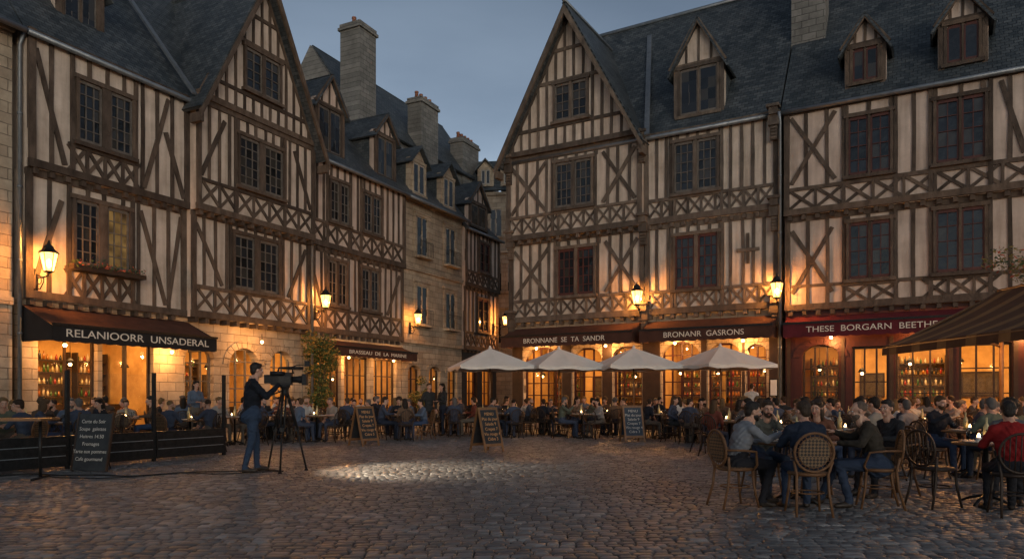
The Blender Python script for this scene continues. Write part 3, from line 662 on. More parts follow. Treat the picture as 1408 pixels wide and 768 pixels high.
# ------------------------------------------------------------ people
def capsule(a,b,ra,rb,n=10,m=4):
    a=Vector(a);b=Vector(b);t=(b-a)
    if t.length<1e-5: t=Vector((0,0,1e-4))
    t.normalize(); q=Vector((0,0,1)) if abs(t.z)<.9 else Vector((1,0,0)); u=t.cross(q).normalized(); w=t.cross(u)
    rings=[]
    for i in range(m): an=pi/2*(1-i/m); rings.append((a-t*ra*math.sin(an),ra*math.cos(an)+1e-4))
    rings.append((a,ra));rings.append((b,rb))
    for i in range(1,m+1): an=pi/2*i/m; rings.append((b+t*rb*math.sin(an),rb*math.cos(an)+1e-4))
    V=[c+(u*math.cos(2*pi*j/n)+w*math.sin(2*pi*j/n))*r for c,r in rings for j in range(n)]
    F=[(i*n+j,i*n+(j+1)%n,(i+1)*n+(j+1)%n,(i+1)*n+j) for i in range(len(rings)-1) for j in range(n)]
    k=len(rings)-1; F+= [tuple(range(n-1,-1,-1)),tuple(k*n+j for j in range(n))]
    return V,F
def ellip(c,r,rx=0,rz=0,n=16,m=10):
    Mx=Matrix.Rotation(rz,3,'Z')@Matrix.Rotation(rx,3,'X'); c=Vector(c); V=[]
    for i in range(m+1):
        th=pi*min(max(i/m,.001),.999)
        for j in range(n):
            ph=2*pi*j/n; V.append(c+Mx@Vector((r[0]*math.sin(th)*math.cos(ph),r[1]*math.sin(th)*math.sin(ph),r[2]*math.cos(th))))
    F=[(i*n+j,(i+1)*n+j,(i+1)*n+(j+1)%n,i*n+(j+1)%n) for i in range(m) for j in range(n)]
    F+=[tuple(range(n)),tuple(m*n+j for j in range(n-1,-1,-1))]
    return V,F
def remesh(parts,vox,it=3,fac=.5):
    V=[];F=[]
    for v,f in parts:
        o=len(V);V+=[tuple(p) for p in v];F+=[tuple(i+o for i in q) for q in f]
    me=bpy.data.meshes.new('tmp');me.from_pydata(V,[],F);me.update()
    ob=bpy.data.objects.new('tmp',me);COL.objects.link(ob)
    r=ob.modifiers.new('r','REMESH');r.mode='VOXEL';r.voxel_size=vox
    s=ob.modifiers.new('s','SMOOTH');s.factor=fac;s.iterations=it
    dg=bpy.context.evaluated_depsgraph_get(); dg.update(); ev=ob.evaluated_get(dg); m=ev.to_mesh()
    n=len(m.vertices);co=np.empty(n*3,np.float32);m.vertices.foreach_get('co',co); co=co.reshape(-1,3).astype(float)
    FF=[tuple(p.vertices) for p in m.polygons]
    ev.to_mesh_clear(); bpy.data.objects.remove(ob);bpy.data.meshes.remove(me)
    return co,FF
def fcent(V,F): 
    if len(F[0])==4 and all(len(f)==4 for f in F): return V[np.array(F)].mean(1)
    return np.array([V[list(f)].mean(0) for f in F])
def head_base(vox):
    P=[ellip((0,.012,.03),(.074,.094,.092)),ellip((0,-.022,-.03),(.06,.066,.085)),ellip((0,-.062,-.088),(.028,.026,.024)),
       capsule((0,-.088,.012),(0,-.108,-.026),.009,.0145),ellip((.078,.01,-.005),(.01,.02,.032)),ellip((-.078,.01,-.005),(.01,.02,.032)),
       capsule((-.04,-.08,.026),(.04,-.08,.026),.012,.012),ellip((.034,-.066,-.03),(.024,.02,.024)),ellip((-.034,-.066,-.03),(.024,.02,.024)),
       ellip((0,-.086,-.058),(.025,.012,.008)),ellip((0,-.083,-.069),(.02,.012,.008)),capsule((0,.015,-.16),(0,.01,-.05),.056,.054)]
    V,F=remesh(P,vox,2,.4)
    for e in(-1,1):
        d=np.linalg.norm((V-np.array((e*.032,-.083,.004)))*np.array((1,.6,1.3)),axis=1); V[:,1]+=.012*np.exp(-(d/.015)**2)
    return V,F
HEADS={}
def head_parts(vox,hair,beard):
    key=(vox,hair,beard)
    if key in HEADS: return HEADS[key]
    kk=('b',vox)
    if kk not in HEADS: HEADS[kk]=head_base(vox)
    V,F=HEADS[kk]; c=fcent(V,F)
    ks=np.zeros(len(F),int); lip=(np.abs(c[:,0])<.026)&(c[:,2]<-.05)&(c[:,2]>-.076)&(c[:,1]<-.083); ks[lip]=1
    out=[('h',V,F,ks)]
    hp=[]
    if hair=='short': hp=[ellip((0,.024,.05),(.084,.096,.088)),ellip((0,.06,.0),(.07,.05,.08)),ellip((0,-.03,.098),(.06,.055,.03),.3)]
    elif hair=='long': hp=[ellip((0,.022,.05),(.087,.098,.09)),ellip((0,.07,-.04),(.085,.055,.14)),ellip((.068,.03,-.07),(.03,.05,.12)),ellip((-.068,.03,-.07),(.03,.05,.12)),ellip((0,.09,-.15),(.085,.04,.09)),ellip((.04,-.03,.095),(.05,.055,.03),.3),ellip((-.04,-.03,.095),(.05,.055,.03),.3)]
    elif hair=='bun': hp=[ellip((0,.024,.048),(.083,.096,.088)),ellip((0,.06,.0),(.065,.05,.07)),ellip((0,.125,.06),(.042,.04,.04)),ellip((0,-.03,.095),(.058,.055,.03),.3)]
    elif hair=='bald': hp=[ellip((0,.03,.045),(.08,.088,.083)),]
    elif hair=='curly': hp=[ellip((0,.03,.055),(.1,.105,.098))]+[ellip((.09*math.cos(a)*math.cos(b),.03+.09*math.sin(a)*math.cos(b),.055+.09*math.sin(b)),(.032,)*3,n=8,m=6) for a in [k*.7 for k in range(-1,6)] for b in(.1,.7,1.2)]
    if hp:
        hv,hf=remesh(hp,max(vox,.008),2,.4); a=np.arctan2(hv[:,0],hv[:,1]-.02)
        hv*=1+(.012*np.sin(a*22+hv[:,2]*30)+.01*np.sin(hv[:,2]*90+a*7))[:,None]
        out.append(('r',hv,hf,np.zeros(len(hf),int)))
    if beard:
        hv,hf=remesh([ellip((0,-.03,-.062),(.065,.06,.055)),ellip((0,-.06,-.09),(.036,.035,.035)),capsule((-.022,-.094,-.05),(.022,-.094,-.05),.0065,.0065)],max(vox,.008),1,.4)
        out.append(('r',hv,hf,np.zeros(len(hf),int)))
    HEADS[key]=out; return out
def hand_mesh(curl,vox=.0055):
    P=[ellip((0,-.045,0),(.04,.05,.015)),ellip((0,-.07,0),(.039,.022,.013)),capsule((0,.02,0),(0,-.02,0),.026,.028)]
    for i,(x,l) in enumerate(((.03,.075),(.0105,.085),(-.0095,.079),(-.029,.06))):
        p=Vector((x,-.085,0)); a=.15+curl*.6; seg=(.45,.32,.25); r=.0088
        sx=x*.6
        for s in seg:
            d=Vector((sx,-math.cos(a),-math.sin(a))).normalized(); q=p+d*l*s; P.append(capsule(p,q,r,r*.92,8,3)); p=q; r*=.93; a+=curl*.9
    P+= [capsule((.03,-.02,-.005),(.058,-.05,-.015),.014,.011,8,3),capsule((.058,-.05,-.015),(.058-.015*curl,-.085,-.025-.015*curl),.011,.0085,8,3)]
    return remesh(P,vox,1,.35)
HM={c:hand_mesh(c) for c in (.35,.9)}
HMl={c:hand_mesh(c,.009) for c in (.35,)}
def xf(V,Mx): 
    A=np.array(Mx); return V@A[:3,:3].T+A[:3,3]
def basis(d,up):
    y=-Vector(d).normalized(); x=y.cross(Vector(up)); 
    if x.length<.05: x=y.cross(Vector((0,1,0)))
    x.normalize(); z=x.cross(y); return Matrix(((x.x,y.x,z.x),(x.y,y.y,z.y),(x.z,y.z,z.z)))
def segd(c,a,b):
    a=np.array(a,float);b=np.array(b,float);ab=b-a;t=np.clip(((c-a)@ab)/(ab@ab+1e-9),0,1); return np.linalg.norm(c-(a+t[:,None]*ab),axis=1),t
def person(J,mt,vox=.02,hvox=.011,hair='short',beard=False,female=False,short=False,hy=0,hp=0,curl=.35,handup=(0,0,1),hand=None,skirt=False,coat=False,lowhand=False,seed=1,bulk=1.0):
    V3=lambda k:Vector(J[k]); P=[];B=[]
    sw=.9 if female else 1.0; b=bulk
    pe,ch,ne=V3('pelvis'),V3('chest'),V3('neck'); ax=(ne-pe).normalized(); lean=math.atan2(-ax.y,ax.z)
    def E(c,r): P.append(ellip(c,r,lean,0))
    E(pe,(.165*b,.125*b,.12)); E(pe.lerp(ch,.5),(.15*sw*b,.115*b,.14)); E(ch,(.17*sw*b,.118*b,.17)); E(ch.lerp(ne,.55),(.155*sw*b,.10*b,.11))
    if female: E(ch+Vector((.07,-.09,.02)),(.06,.05,.06));E(ch+Vector((-.07,-.09,.02)),(.06,.05,.06))
    hd=V3('head')
    P.append(capsule(V3('shL'),V3('shR'),.062*b,.062*b)); P.append(capsule(V3('shL'),ne+Vector((0,0,.03)),.05,.052)); P.append(capsule(V3('shR'),ne+Vector((0,0,.03)),.05,.052))
    P.append(capsule(ne,ne.lerp(hd,.35),.058,.054))
    B+= [('top',pe.lerp(ch,.3),ne),('top',J['shL'],J['shR']),('bot',pe,pe)]
    for s in 'LR':
        sh,el,wr,hi,kn,an,to=[V3(k+s) for k in('sh','el','wr','hip','kn','an','toe')]
        P.append(capsule(sh,el,.058*sw*b,.046*sw*b)); P.append(capsule(el,wr,.047*sw*b,.033*sw if not short else .027))
        B+=[('top',sh,el)]+([('fore',el,wr)])
        P.append(capsule(hi,kn,.088*sw*b,.062*sw)); P.append(capsule(kn,an,.06*sw,.044)); P.append(capsule(hi,pe,.09*b,.09*b))
        B+=[('bot',hi,kn),('bot',kn,an+Vector((0,0,.05)))]
        P.append(ellip(an.lerp(to,.2)-Vector((0,0,.02)),(.042,.05,.05))); P.append(capsule(an+Vector((0,0,-.035)),to+Vector((0,0,0)),.042,.036)); B+=[('shoe',an+Vector((0,0,-.04)),to)]
    if coat:
        E(pe+Vector((0,.02,-.05)),(.185*b,.15*b,.13)); B+=[('top',pe+Vector((0,.03,-.02)),ch)]
    V,F=remesh(P,vox,3,.5)
    rg=random.Random(seed); p1,p2,p3=[rg.uniform(0,6) for _ in range(3)]
    c=fcent(V,F); best=np.full(len(F),9.);lab=np.zeros(len(F),int); names=['top','bot','shoe','fore']
    for nm,a,bb in B:
        d,t=segd(c,a,bb); d=d-{'top':.06,'bot':.075,'shoe':.04,'fore':.04}[nm]; k=d<best; best[k]=d[k]; lab[k]=names.index(nm)
    fore='skin' if short else 'top'
    dv=.0045*np.sin(V[:,2]*52+9*np.sin(V[:,0]*13+p1)+p2)+.0035*np.sin(V[:,0]*47+V[:,1]*41+7*np.sin(V[:,2]*17+p3))
    cen=np.array(pe.lerp(ne,.5)); nr=V-cen; nr[:,2]*=.2; nr/=np.linalg.norm(nr,axis=1)[:,None]+1e-6
    V=V+nr*dv[:,None]*(1.2 if vox<.016 else 1)
    mb=MB(); mats=[mt['top'],mt['bot'],mt['shoe'],mt[fore]]
    nk=np.linalg.norm(c-np.array(ne.lerp(hd,.45)),axis=1)<.085; mats.append(mt['skin']); lab[nk&(c[:,2]>ne.z+.035)]=4
    mb.addm(V,F,mats,lab)
    Mh=Matrix.Translation(hd)@Matrix.Rotation(hy,4,'Z')@Matrix.Rotation(hp,4,'X')@Matrix.Scale(.95,4)
    for kd,v,f,ks in head_parts(hvox,hair,beard):
        mb.addm(xf(v,Mh),f,[mt['skin'],mt['lip']] if kd=='h' else [mt['hair'],mt['hair']],ks)
    for e in(-1,1):
        v,f=ellip((e*.032,-.079,.004),(.0125,.0115,.009),n=8,m=6); mb.add(xf(np.array(v),Mh),f,mt['eye'],True)
        v,f=ellip((e*.032,-.0885,.004),(.0055,.003,.0055),n=8,m=4); mb.add(xf(np.array(v),Mh),f,mt['iris'],True)
        v,f=capsule((e*.018,-.094,.027),(e*.046,-.086,.028),.0032,.0025,6,2); mb.add(xf(np.array(v),Mh),f,mt['hair'],True)
    for s in 'LR':
        el,wr=V3('el'+s),V3('wr'+s); d=(hand[s] if hand and s in hand else (wr-el))
        hv,hf=(HMl[.35] if lowhand else HM[curl]); v=hv.copy()
        f=hf
        if s=='L': v[:,0]*=-1; f=[q[::-1] for q in hf]
        mm=basis(d,handup).to_4x4(); mm.translation=wr; mb.add(xf(v*.95*sw,mm),f,mt['skin'],True)
    return mb
def seat_pose(lean=.12,arms='table',knees=.12,foot=-.02,tw=0,side=0,hh=0):
    pe=Vector((0,0,.56)); ax=Vector((side,-math.sin(lean),math.cos(lean))).normalized(); ch=pe+ax*.28; ne=pe+ax*.48
    J=dict(pelvis=pe,chest=ch,neck=ne,head=ne+Vector((side*.2,-.035-.2*lean,.165)))
    for s,e in(('L',1),('R',-1)):
        J['sh'+s]=ne+Vector((e*.165,.01+e*tw,-.045)); J['hip'+s]=Vector((e*.09,-.02,.54)); J['kn'+s]=Vector((e*knees,-.44,.53))
        J['an'+s]=Vector((e*(knees+.01),-.44-foot*(1 if e>0 else -1.5),.09)); J['toe'+s]=J['an'+s]+Vector((e*.03,-.15,-.05))
        a=arms if isinstance(arms,str) else arms[0 if e>0 else 1]; sh=J['sh'+s]
        if a=='table': J['el'+s]=Vector((e*.25,sh.y-.1,.80)); J['wr'+s]=Vector((e*.11,sh.y-.33,.80))
        elif a=='lap': J['el'+s]=Vector((e*.25,sh.y+.04,.80)); J['wr'+s]=Vector((e*.12,sh.y-.2,.66))
        elif a=='chin': J['el'+s]=Vector((e*.2,sh.y-.2,.80)); J['wr'+s]=ne+Vector((e*.07,-.17,.02))
        elif a=='drink': J['el'+s]=Vector((e*.27,sh.y-.16,.88)); J['wr'+s]=Vector((e*.12,sh.y-.33,1.02))
        elif a=='gest': J['el'+s]=Vector((e*.28,sh.y-.12,.84)); J['wr'+s]=Vector((e*.22,sh.y-.34,.92))
    return J
def stand_pose(arms='down',step=.1):
    pe=Vector((0,0,.94)); ch=Vector((0,-.01,1.22)); ne=Vector((0,0,1.44))
    J=dict(pelvis=pe,chest=ch,neck=ne,head=Vector((0,-.035,1.62)))
    for s,e in(('L',1),('R',-1)):
        J['sh'+s]=ne+Vector((e*.175,0,-.05)); J['hip'+s]=Vector((e*.09,0,.9)); J['kn'+s]=Vector((e*.11,-.03-e*step*.5,.5)); J['an'+s]=Vector((e*.12,.02-e*step,.09)); J['toe'+s]=J['an'+s]+Vector((e*.03,-.16,-.05))
        if arms=='down': J['el'+s]=Vector((e*.25,.03,1.12)); J['wr'+s]=Vector((e*.25,-.06,.88))
        else: J['el'+s]=Vector((e*.24,-.05,1.12)); J['wr'+s]=Vector((e*.14,-.27,1.15))
    return J
skinm,nt,b=newmat('skin'); b.inputs['Roughness'].default_value=.5; b.inputs['Subsurface Weight'].default_value=.08; b.inputs['Subsurface Radius'].default_value=(.01,.004,.002)
n=N(nt,'ShaderNodeTexNoise'); n.inputs['Scale'].default_value=9; tc=N(nt,'ShaderNodeTexCoord'); nt.links.new(tc.outputs['Object'],n.inputs['Vector']); r=ramp(nt,n.outputs['Fac'],[(.35,(.42,.22,.15)),(.65,(.52,.31,.22))]); nt.links.new(r.outputs[0],b.inputs['Base Color'])
lipm=surf('lips',(.3,.11,.09),(.36,.14,.11),.45,20); eyem=surf('eye_white',(.55,.53,.5),(.65,.63,.6),.25,20,0); iris=surf('iris',(.015,.01,.008),(.03,.02,.012),.2,20,0)
shoem=surf('shoe_leather',(.015,.012,.01),(.05,.035,.025),.45,10)
CT=randmat('clothing_top',[(.02,.022,.03),(.5,.48,.45),(.05,.06,.09),(.14,.13,.13),(.03,.03,.03),(.16,.045,.03),(.26,.22,.18),(.05,.065,.10),(.3,.27,.25),(.08,.055,.04),(.09,.12,.17),(.02,.02,.022),(.15,.09,.055),(.1,.11,.08)],mult=7.31)
CB=randmat('clothing_trousers',[(.02,.025,.04),(.05,.06,.09),(.03,.03,.03),(.12,.1,.08),(.04,.06,.11)],mult=13.7)
CH=randmat('hair',[(.012,.009,.007),(.035,.02,.012),(.07,.04,.02),(.02,.013,.009),(.15,.09,.04),(.10,.09,.085)],rough=.6,mult=23.9,bump=.8,bscale=90)
def mset(top=None,bot=None,hair=None,shoe=None): return dict(top=top or CT,bot=bot or CB,hair=hair or CH,shoe=shoe or shoem,skin=skinm,lip=lipm,eye=eyem,iris=iris)
def cloth(name,c,f=.75,rough=.9,bs=60): return surf(name,tuple(x*f for x in c),c,rough,6,.5,bs,.008,spec=.15)
crowd=[]
specs=[dict(lean=.15,arms='table',hair='short'),dict(lean=.05,arms='lap',hair='long',female=True),dict(lean=.25,arms=('chin','table'),hair='bun',female=True),
 dict(lean=.1,arms=('table','drink'),hair='short',beard=True),dict(lean=.2,arms='table',hair='long',female=True,hy=.5),dict(lean=-.02,arms=('lap','gest'),hair='curly',hy=-.4),
 dict(lean=.12,arms=('gest','table'),hair='bald',beard=True,hy=-.5),dict(lean=.18,arms=('table','lap'),hair='short',hy=.6,short=True),dict(lean=.02,arms=('lap','table'),hair='short',hy=-.7)]
for i,s in enumerate(specs):
    J=seat_pose(s['lean'],s['arms']); mb=person(J,mset(),.021,.012,hair=s['hair'],beard=s.get('beard',False),female=s.get('female',False),hy=s.get('hy',0),hp=.12,short=s.get('short',False),lowhand=True,seed=i)
    o=mb.obj('seated_person'); me=o.data; bpy.data.objects.remove(o); crowd.append(me)
standers=[]
for i,(ar,hr,fm) in enumerate((('down','short',False),('hold','long',True))):
    mb=person(stand_pose(ar),mset(),.021,.012,hair=hr,female=fm,lowhand=True,seed=i+20,coat=True); o=mb.obj('standing_person'); me=o.data; bpy.data.objects.remove(o); standers.append(me)
def inst(name,me,x,y,rot,z=.004,s=1):
    o=bpy.data.objects.new(name,me); COL.objects.link(o); o.location=(x,y,z); o.rotation_euler=(0,0,rot); o.scale=(s,s,s); return o
# ------------------------------------------------------------ furniture
def weave():
    m,nt,b=newmat('woven_cane'); L=nt.links.new; tc=N(nt,'ShaderNodeTexCoord'); mp=N(nt,'ShaderNodeMapping'); mp.inputs['Rotation'].default_value=(0,.785,0); ck=N(nt,'ShaderNodeTexChecker'); ck.inputs['Scale'].default_value=38
    ck.inputs[1].default_value=(.17,.10,.05,1); ck.inputs[2].default_value=(.02,.012,.008,1); L(tc.outputs['Object'],mp.inputs[0]); L(mp.outputs[0],ck.inputs[0]); L(ck.outputs[0],b.inputs['Base Color']); b.inputs['Roughness'].default_value=.5
    bp=N(nt,'ShaderNodeBump'); bp.inputs['Distance'].default_value=.005; L(ck.outputs[1],bp.inputs['Height']); L(bp.outputs[0],b.inputs['Normal']); return m
WV=weave()
def chair(arms,fr,wv,n=8,slat=False):
    mb=MB()
    lathe(mb,(0,0,.43),[(.19,0),(.215,.012),(.215,.03),(.2,.04)],fr,20); lathe(mb,(0,0,.468),[(.18,0),(.17,.008)],wv,20)
    for x,y,xx,yy in((.15,-.14,.19,-.2),(-.15,-.14,-.19,-.2)): tube(mb,[(x,y,.45),(x*1.08,y*1.1,.25),(xx,yy,0)],[.017,.016,.013],fr,n)
    for e in(-1,1): tube(mb,[(e*.19,.26,0),(e*.17,.19,.25),(e*.165,.17,.45),(e*.2,.2,.6)],[.014,.016,.017,.016],fr,n)
    lp=[]
    for i in range(24):
        a=2*pi*i/24; lp.append((.205*math.cos(a),.21+.11*(.23+.2*math.sin(a)),.695+.21*math.sin(a)))
    tube(mb,lp,.015,fr,n,closed=True)
    if slat:
        for k in range(-3,4):
            x=k*.053; hh=.21*math.sqrt(max(0,1-(x/.205)**2)); 
            tube(mb,[(x,.21+.11*(.23-.2*hh/.21),.695-hh),(x,.21+.11*(.23+.2*hh/.21),.695+hh)],.007,fr,5)
    else:
        K=len(lp)
        tube(mb,[(p[0]*.8,p[1]-.003,.695+(p[2]-.695)*.8) for p in lp],.007,fr,5,closed=True)
        V=[(0,.235,.695)]+[(p[0]*.78,p[1],.695+(p[2]-.695)*.78) for p in lp]; V+=[(a,b_+.008,c) for a,b_,c in V]
        mb.add(V,[(0,1+i,1+(i+1)%K) for i in range(K)]+[(K+1,K+2+(i+1)%K,K+2+i) for i in range(K)],wv,True)
        for i in range(K):
            p=lp[i]; tube(mb,[(p[0]*.8,p[1],.695+(p[2]-.695)*.8),p],.0045,fr,4)
    tube(mb,[(.17*math.cos(2*pi*i/16),.17*math.sin(2*pi*i/16)+.0,.24) for i in range(16)],.009,fr,6,closed=True)
    if arms:
        for e in(-1,1): tube(mb,[(e*.2,.22,.68),(e*.27,.05,.68),(e*.26,-.12,.66),(e*.2,-.17,.5),(e*.17,-.14,.44)],.014,fr,n)
    o=mb.obj('chair'); me=o.data; bpy.data.objects.remove(o); return me
caneA=chair(True,M['cane'],WV); caneB=chair(False,M['cane'],WV); darkC=chair(False,M['darkwood'],M['darkwood'],5,True)
tglass=M['clear']
def table(r=.36,seed=0,big=False):
    q=random.Random(seed); mb=MB(); 
    lathe(mb,(0,0,.715),[(r-.02,0),(r,.008),(r,.026),(r-.008,.032)],M['woodm'],24)
    lathe(mb,(0,0,0),[(.03,.08),(.028,.7),(.06,.715)],M['iron'],10)
    for k in range(4): a=k*pi/2+.4; tube(mb,[(0,0,.12),(.18*math.cos(a),.18*math.sin(a),.07),(.3*math.cos(a),.3*math.sin(a),.012)],[.02,.018,.014],M['iron'],6)
    for k in range(4):
        a=k*pi/2+q.uniform(-.3,.3); rr=r*.6
        lathe(mb,(rr*math.cos(a),rr*math.sin(a),.748),[(.06,0),(.1,.012),(.105,.016)],M['white'],14)
        a+=.55; lathe(mb,(rr*.8*math.cos(a),rr*.8*math.sin(a),.748),[(.03,0),(.005,.006),(.005,.07),(.03,.09),(.036,.13),(.03,.16)],tglass,8)
    lathe(mb,(.03,.02,.748),[(.037,0),(.037,.18),(.013,.23),(.013,.3)],M['bottle'],8)
    lathe(mb,(-.07,.03,.748),[(.03,0),(.035,.06)],M['white'],8); lathe(mb,(-.07,.03,.81),[(.02,0),(.016,.03),(.004,.05)],M['bulb2'],6)
    o=mb.obj('table'); me=o.data; bpy.data.objects.remove(o); return me
tabs=[table(.36,1),table(.38,2),table(.34,3)]; bigtab=table(.5,5)
q=random.Random(11)
def group(x,y,n=4,fill=.85,rot=None):
    rot=q.uniform(0,pi) if rot is None else rot
    inst('bistro_table',q.choice(tabs),x,y,rot,.004)
    for k in range(n):
        a=rot+2*pi*k/n+q.uniform(-.15,.15); px,py=x+.66*math.cos(a),y+.66*math.sin(a); f=a-pi/2+q.uniform(-.12,.12)
        inst('bistro_chair',darkC if q.random()<.8 else caneB,px+.03*math.cos(a),py+.03*math.sin(a),f,.004)
        if q.random()<fill: inst('seated_person',q.choice(crowd),px,py,f,.004-.02,q.uniform(.93,1.02))
for u,yy in ((-4.3,-6.6),(-2.2,-5.8),(-4.2,-4.2),(-2.0,-3.6),(.2,-6.3),(.3,-4.0),(2.3,-5.6),(2.6,-3.2),(4.4,-6.4),(4.8,-4.2),(7,-3.5),(1,-2),(-6.3,-6.3)):
    X,Y,_=Lw(u,yy+q.uniform(-.2,.2)); group(X,Y,4,.85)
for X,Y in ((-6.7,21.3),(-5.0,22.6),(-6.6,24),(-4.0,24.6),(-3.3,22),(-5.2,26.2),(-2.4,26.5),(-7.6,22.4)): group(X,Y,4,.8)
for i,(X,Y) in enumerate(((-1.9,24.2),(-.1,23.4),(1.2,25),(2.2,22.9),(3.3,24.6),(4.6,22.6),(5.3,24.2),(.2,26.6),(2.6,26.8),(6.6,22.9),(7.0,20.9),(-1.0,25.8),(5.2,20.6),(8.2,22))): group(X,Y,4,.85)
for X,Y in ((6.2,18.4),(7.7,19.4),(9.2,19.8),(8.0,17.2),(9.9,18.0),(6.4,15.9),(8.5,15.0),(10.3,15.8),(6.9,13.7),(9.0,12.9),(11.8,17.2),(5.0,13.6),(7.4,11.8),(11.2,19.8),(5.4,11.9),(12.9,19.3),(4.9,16.4)): group(X,Y,4,.88)
inst('standing_person',standers[0],-2.75,24.0,.6); inst('standing_person',standers[1],-2.3,24.2,-.9); inst('standing_person',standers[0],7.9,24.0,2.6); inst('standing_person',standers[1],-8.8,20.2,1.0)
# ---- near group
gx_,gy_=-.14,-.38
inst('bistro_table',bigtab,3.62+gx_,9.3+gy_,.3,.004)
jean=cloth('denim',(.035,.05,.085)); dk=cloth('dark_trousers',(.025,.025,.03))
hb=surf('hair_brown',(.02,.012,.008),(.05,.03,.017),.55,30,.8,90); hk=surf('hair_black',(.01,.008,.007),(.025,.018,.014),.5,30,.8,90)
hc=surf('hair_cropped',(.09,.06,.045),(.14,.10,.075),.7,40,.8,120)
def near(x,y,face,J,mt,ch=None,**k):
    x+=gx_; y+=gy_
    mb=person(J,mt,.0125,.0065,**k); o=mb.obj('seated_person',None,(x,y,-.01),face); o.scale=(.97,.97,.96)
    if ch: inst('cane_chair' if ch is not darkC else 'bistro_chair',ch,x,y,face,.004)
    return o
near(2.78,9.0,pi/2+.25,seat_pose(.32,('table','gest'),foot=.1),mset(cloth('knit_grey',(.22,.23,.25),.7,bs=140),dk,hk),caneA,hair='short',beard=True,hy=-.2,hp=.1,seed=3)
near(3.5,10.15,.1,seat_pose(.2,('chin','table')),mset(cloth('olive_shirt',(.1,.1,.085)),jean,hb),caneB,hair='short',beard=True,hy=-.15,hp=.15,seed=4)
near(4.25,10.2,-.4,seat_pose(.15,'table'),mset(cloth('rust_blouse',(.16,.07,.045)),dk,hb),caneB,hair='long',female=True,hy=-.3,hp=.1,seed=5)
near(3.42,8.45,pi-.1,seat_pose(.22,('table','table')),mset(cloth('navy_wool',(.022,.03,.05),.6),jean,hb),caneB,hair='short',hy=.35,hp=.1,seed=6,bulk=1.08)
near(4.42,8.9,-pi/2-.3,seat_pose(.26,('table','gest'),foot=-.12),mset(cloth('olive_jacket',(.045,.038,.03)),jean,hc),caneA,hair='bald',beard=True,hy=.1,hp=.1,seed=7,bulk=1.1,coat=True)
near(5.15,9.95,-pi/2+.3,seat_pose(.1,('table','lap')),mset(cloth('charcoal_jacket',(.03,.03,.033)),dk,hk),caneA,hair='short',hy=.2,seed=8)
near(5.6,8.3,pi-.3,seat_pose(.2,'table'),mset(cloth('red_polo',(.26,.018,.018),.7),dk,hk),darkC,hair='short',hy=-.1,hp=.1,seed=9,short=True,bulk=1.05)
inst('bistro_table',tabs[0],5.7,8.75,.2)
near(6.4,9.5,-.7,seat_pose(.1,'table'),mset(cloth('grey_shirt',(.12,.12,.13)),dk,hb),darkC,hair='curly',hy=.2,seed=10)
inst('bistro_chair',darkC,5.0,8.6,1.9,.004)
# ---- cameraman
J=stand_pose('down',.12); J['wrR']=Vector((-.10,-.40,1.40)); J['elR']=Vector((-.27,-.16,1.20)); J['wrL']=Vector((.10,-.33,1.28)); J['elL']=Vector((.24,-.08,1.14)); J['head']=Vector((-.02,-.07,1.615))
cm=person(J,mset(cloth('navy_jacket',(.014,.017,.024)),cloth('jeans',(.035,.055,.095)),hk),.0125,.0065,hair='short',hy=.1,hp=.05,curl=.9,seed=12,coat=True,bulk=1.14)
cx,cy=-4.45,12.45
cm.obj('camera_operator',None,(cx,cy,.004),pi/2+.55).scale=(1.08,1.08,1.08)
def vidcam():
    e=empty('video_camera_on_tripod',(cx+.50,cy+.20,0),.12); K=surf('camera_body_black',(.008,.008,.009),(.02,.02,.022),.5,12,spec=.2); mb=MB()
    z=1.5
    mb.box(-.22,.12,-.085,.085,z,z+.22,K); mb.box(-.34,-.22,-.06,.06,z+.03,z+.18,K)
    mb.box(-.1,.1,-.088,-.086,z+.05,z+.15,M['iron'])
    tube(mb,[(.12,0,z+.1),(.22,0,z+.1),(.24,0,z+.1),(.30,0,z+.1)],[.055,.055,.066,.07],K,16)
    mb.box(.30,.38,-.10,.10,z+.005,z+.195,K); mb.slab([(.38,-.12,z+.2),(.38,.12,z+.2),(.45,.13,z+.235),(.45,-.13,z+.235)],.006,K)
    tube(mb,[(-.12,0,z+.22),(-.1,0,z+.30),(.12,0,z+.31),(.14,0,z+.2)],.018,K,8)
    tube(mb,[(.0,-.07,z+.2),(-.06,-.13,z+.2),(-.22,-.13,z+.2)],[.034,.034,.042],K,10)
    tube(mb,[(-.05,.07,z+.3),(.3,.07,z+.3)],[.022,.026],K,8)
    tube(mb,[(.12,0,z+.31),(.2,0,z+.35),(.36,0,z+.36)],.01,K,6); mb.box(.34,.43,-.06,.06,z+.33,z+.42,K)
    mb.obj('camera_body',e)
    t=MB(); lathe(t,(0,0,1.32),[(.05,0),(.07,.03),(.05,.08),(.06,.12),(.09,.15),(.09,.18)],K,14)
    for k in range(3):
        a=2*pi*k/3+.5; c,s=math.cos(a),math.sin(a)
        for d in(-.03,.03): tube(t,[(.05*c-d*s,.05*s+d*c,1.34),(.22*c-d*s,.22*s+d*c,.72)],.017,K,8)
        tube(t,[(.20*c,.20*s,.80),(.38*c,.38*s,.03)],.017,K,8); lathe(t,(.38*c,.38*s,0.0),[(.035,0),(.03,.03)],K,8)
        tube(t,[(.26*c,.26*s,.55),(0,0,.5)],.01,K,6); t.box(.22*c-.035,.22*c+.035,.22*s-.035,.22*s+.035,.7,.77,K)
    tube(t,[(-.04,-.02,1.40),(-.3,-.08,1.30),(-.44,-.1,1.25)],[.012,.012,.018],K,8)
    t.obj('tripod',e)
    light('camera_top_light','SPOT',(.50,0,z+.375),620,(1,.82,.6),e,size=.06,rot=(0,math.radians(-40),0),spot=math.radians(88))
vidcam()
mb=MB(); P=[]
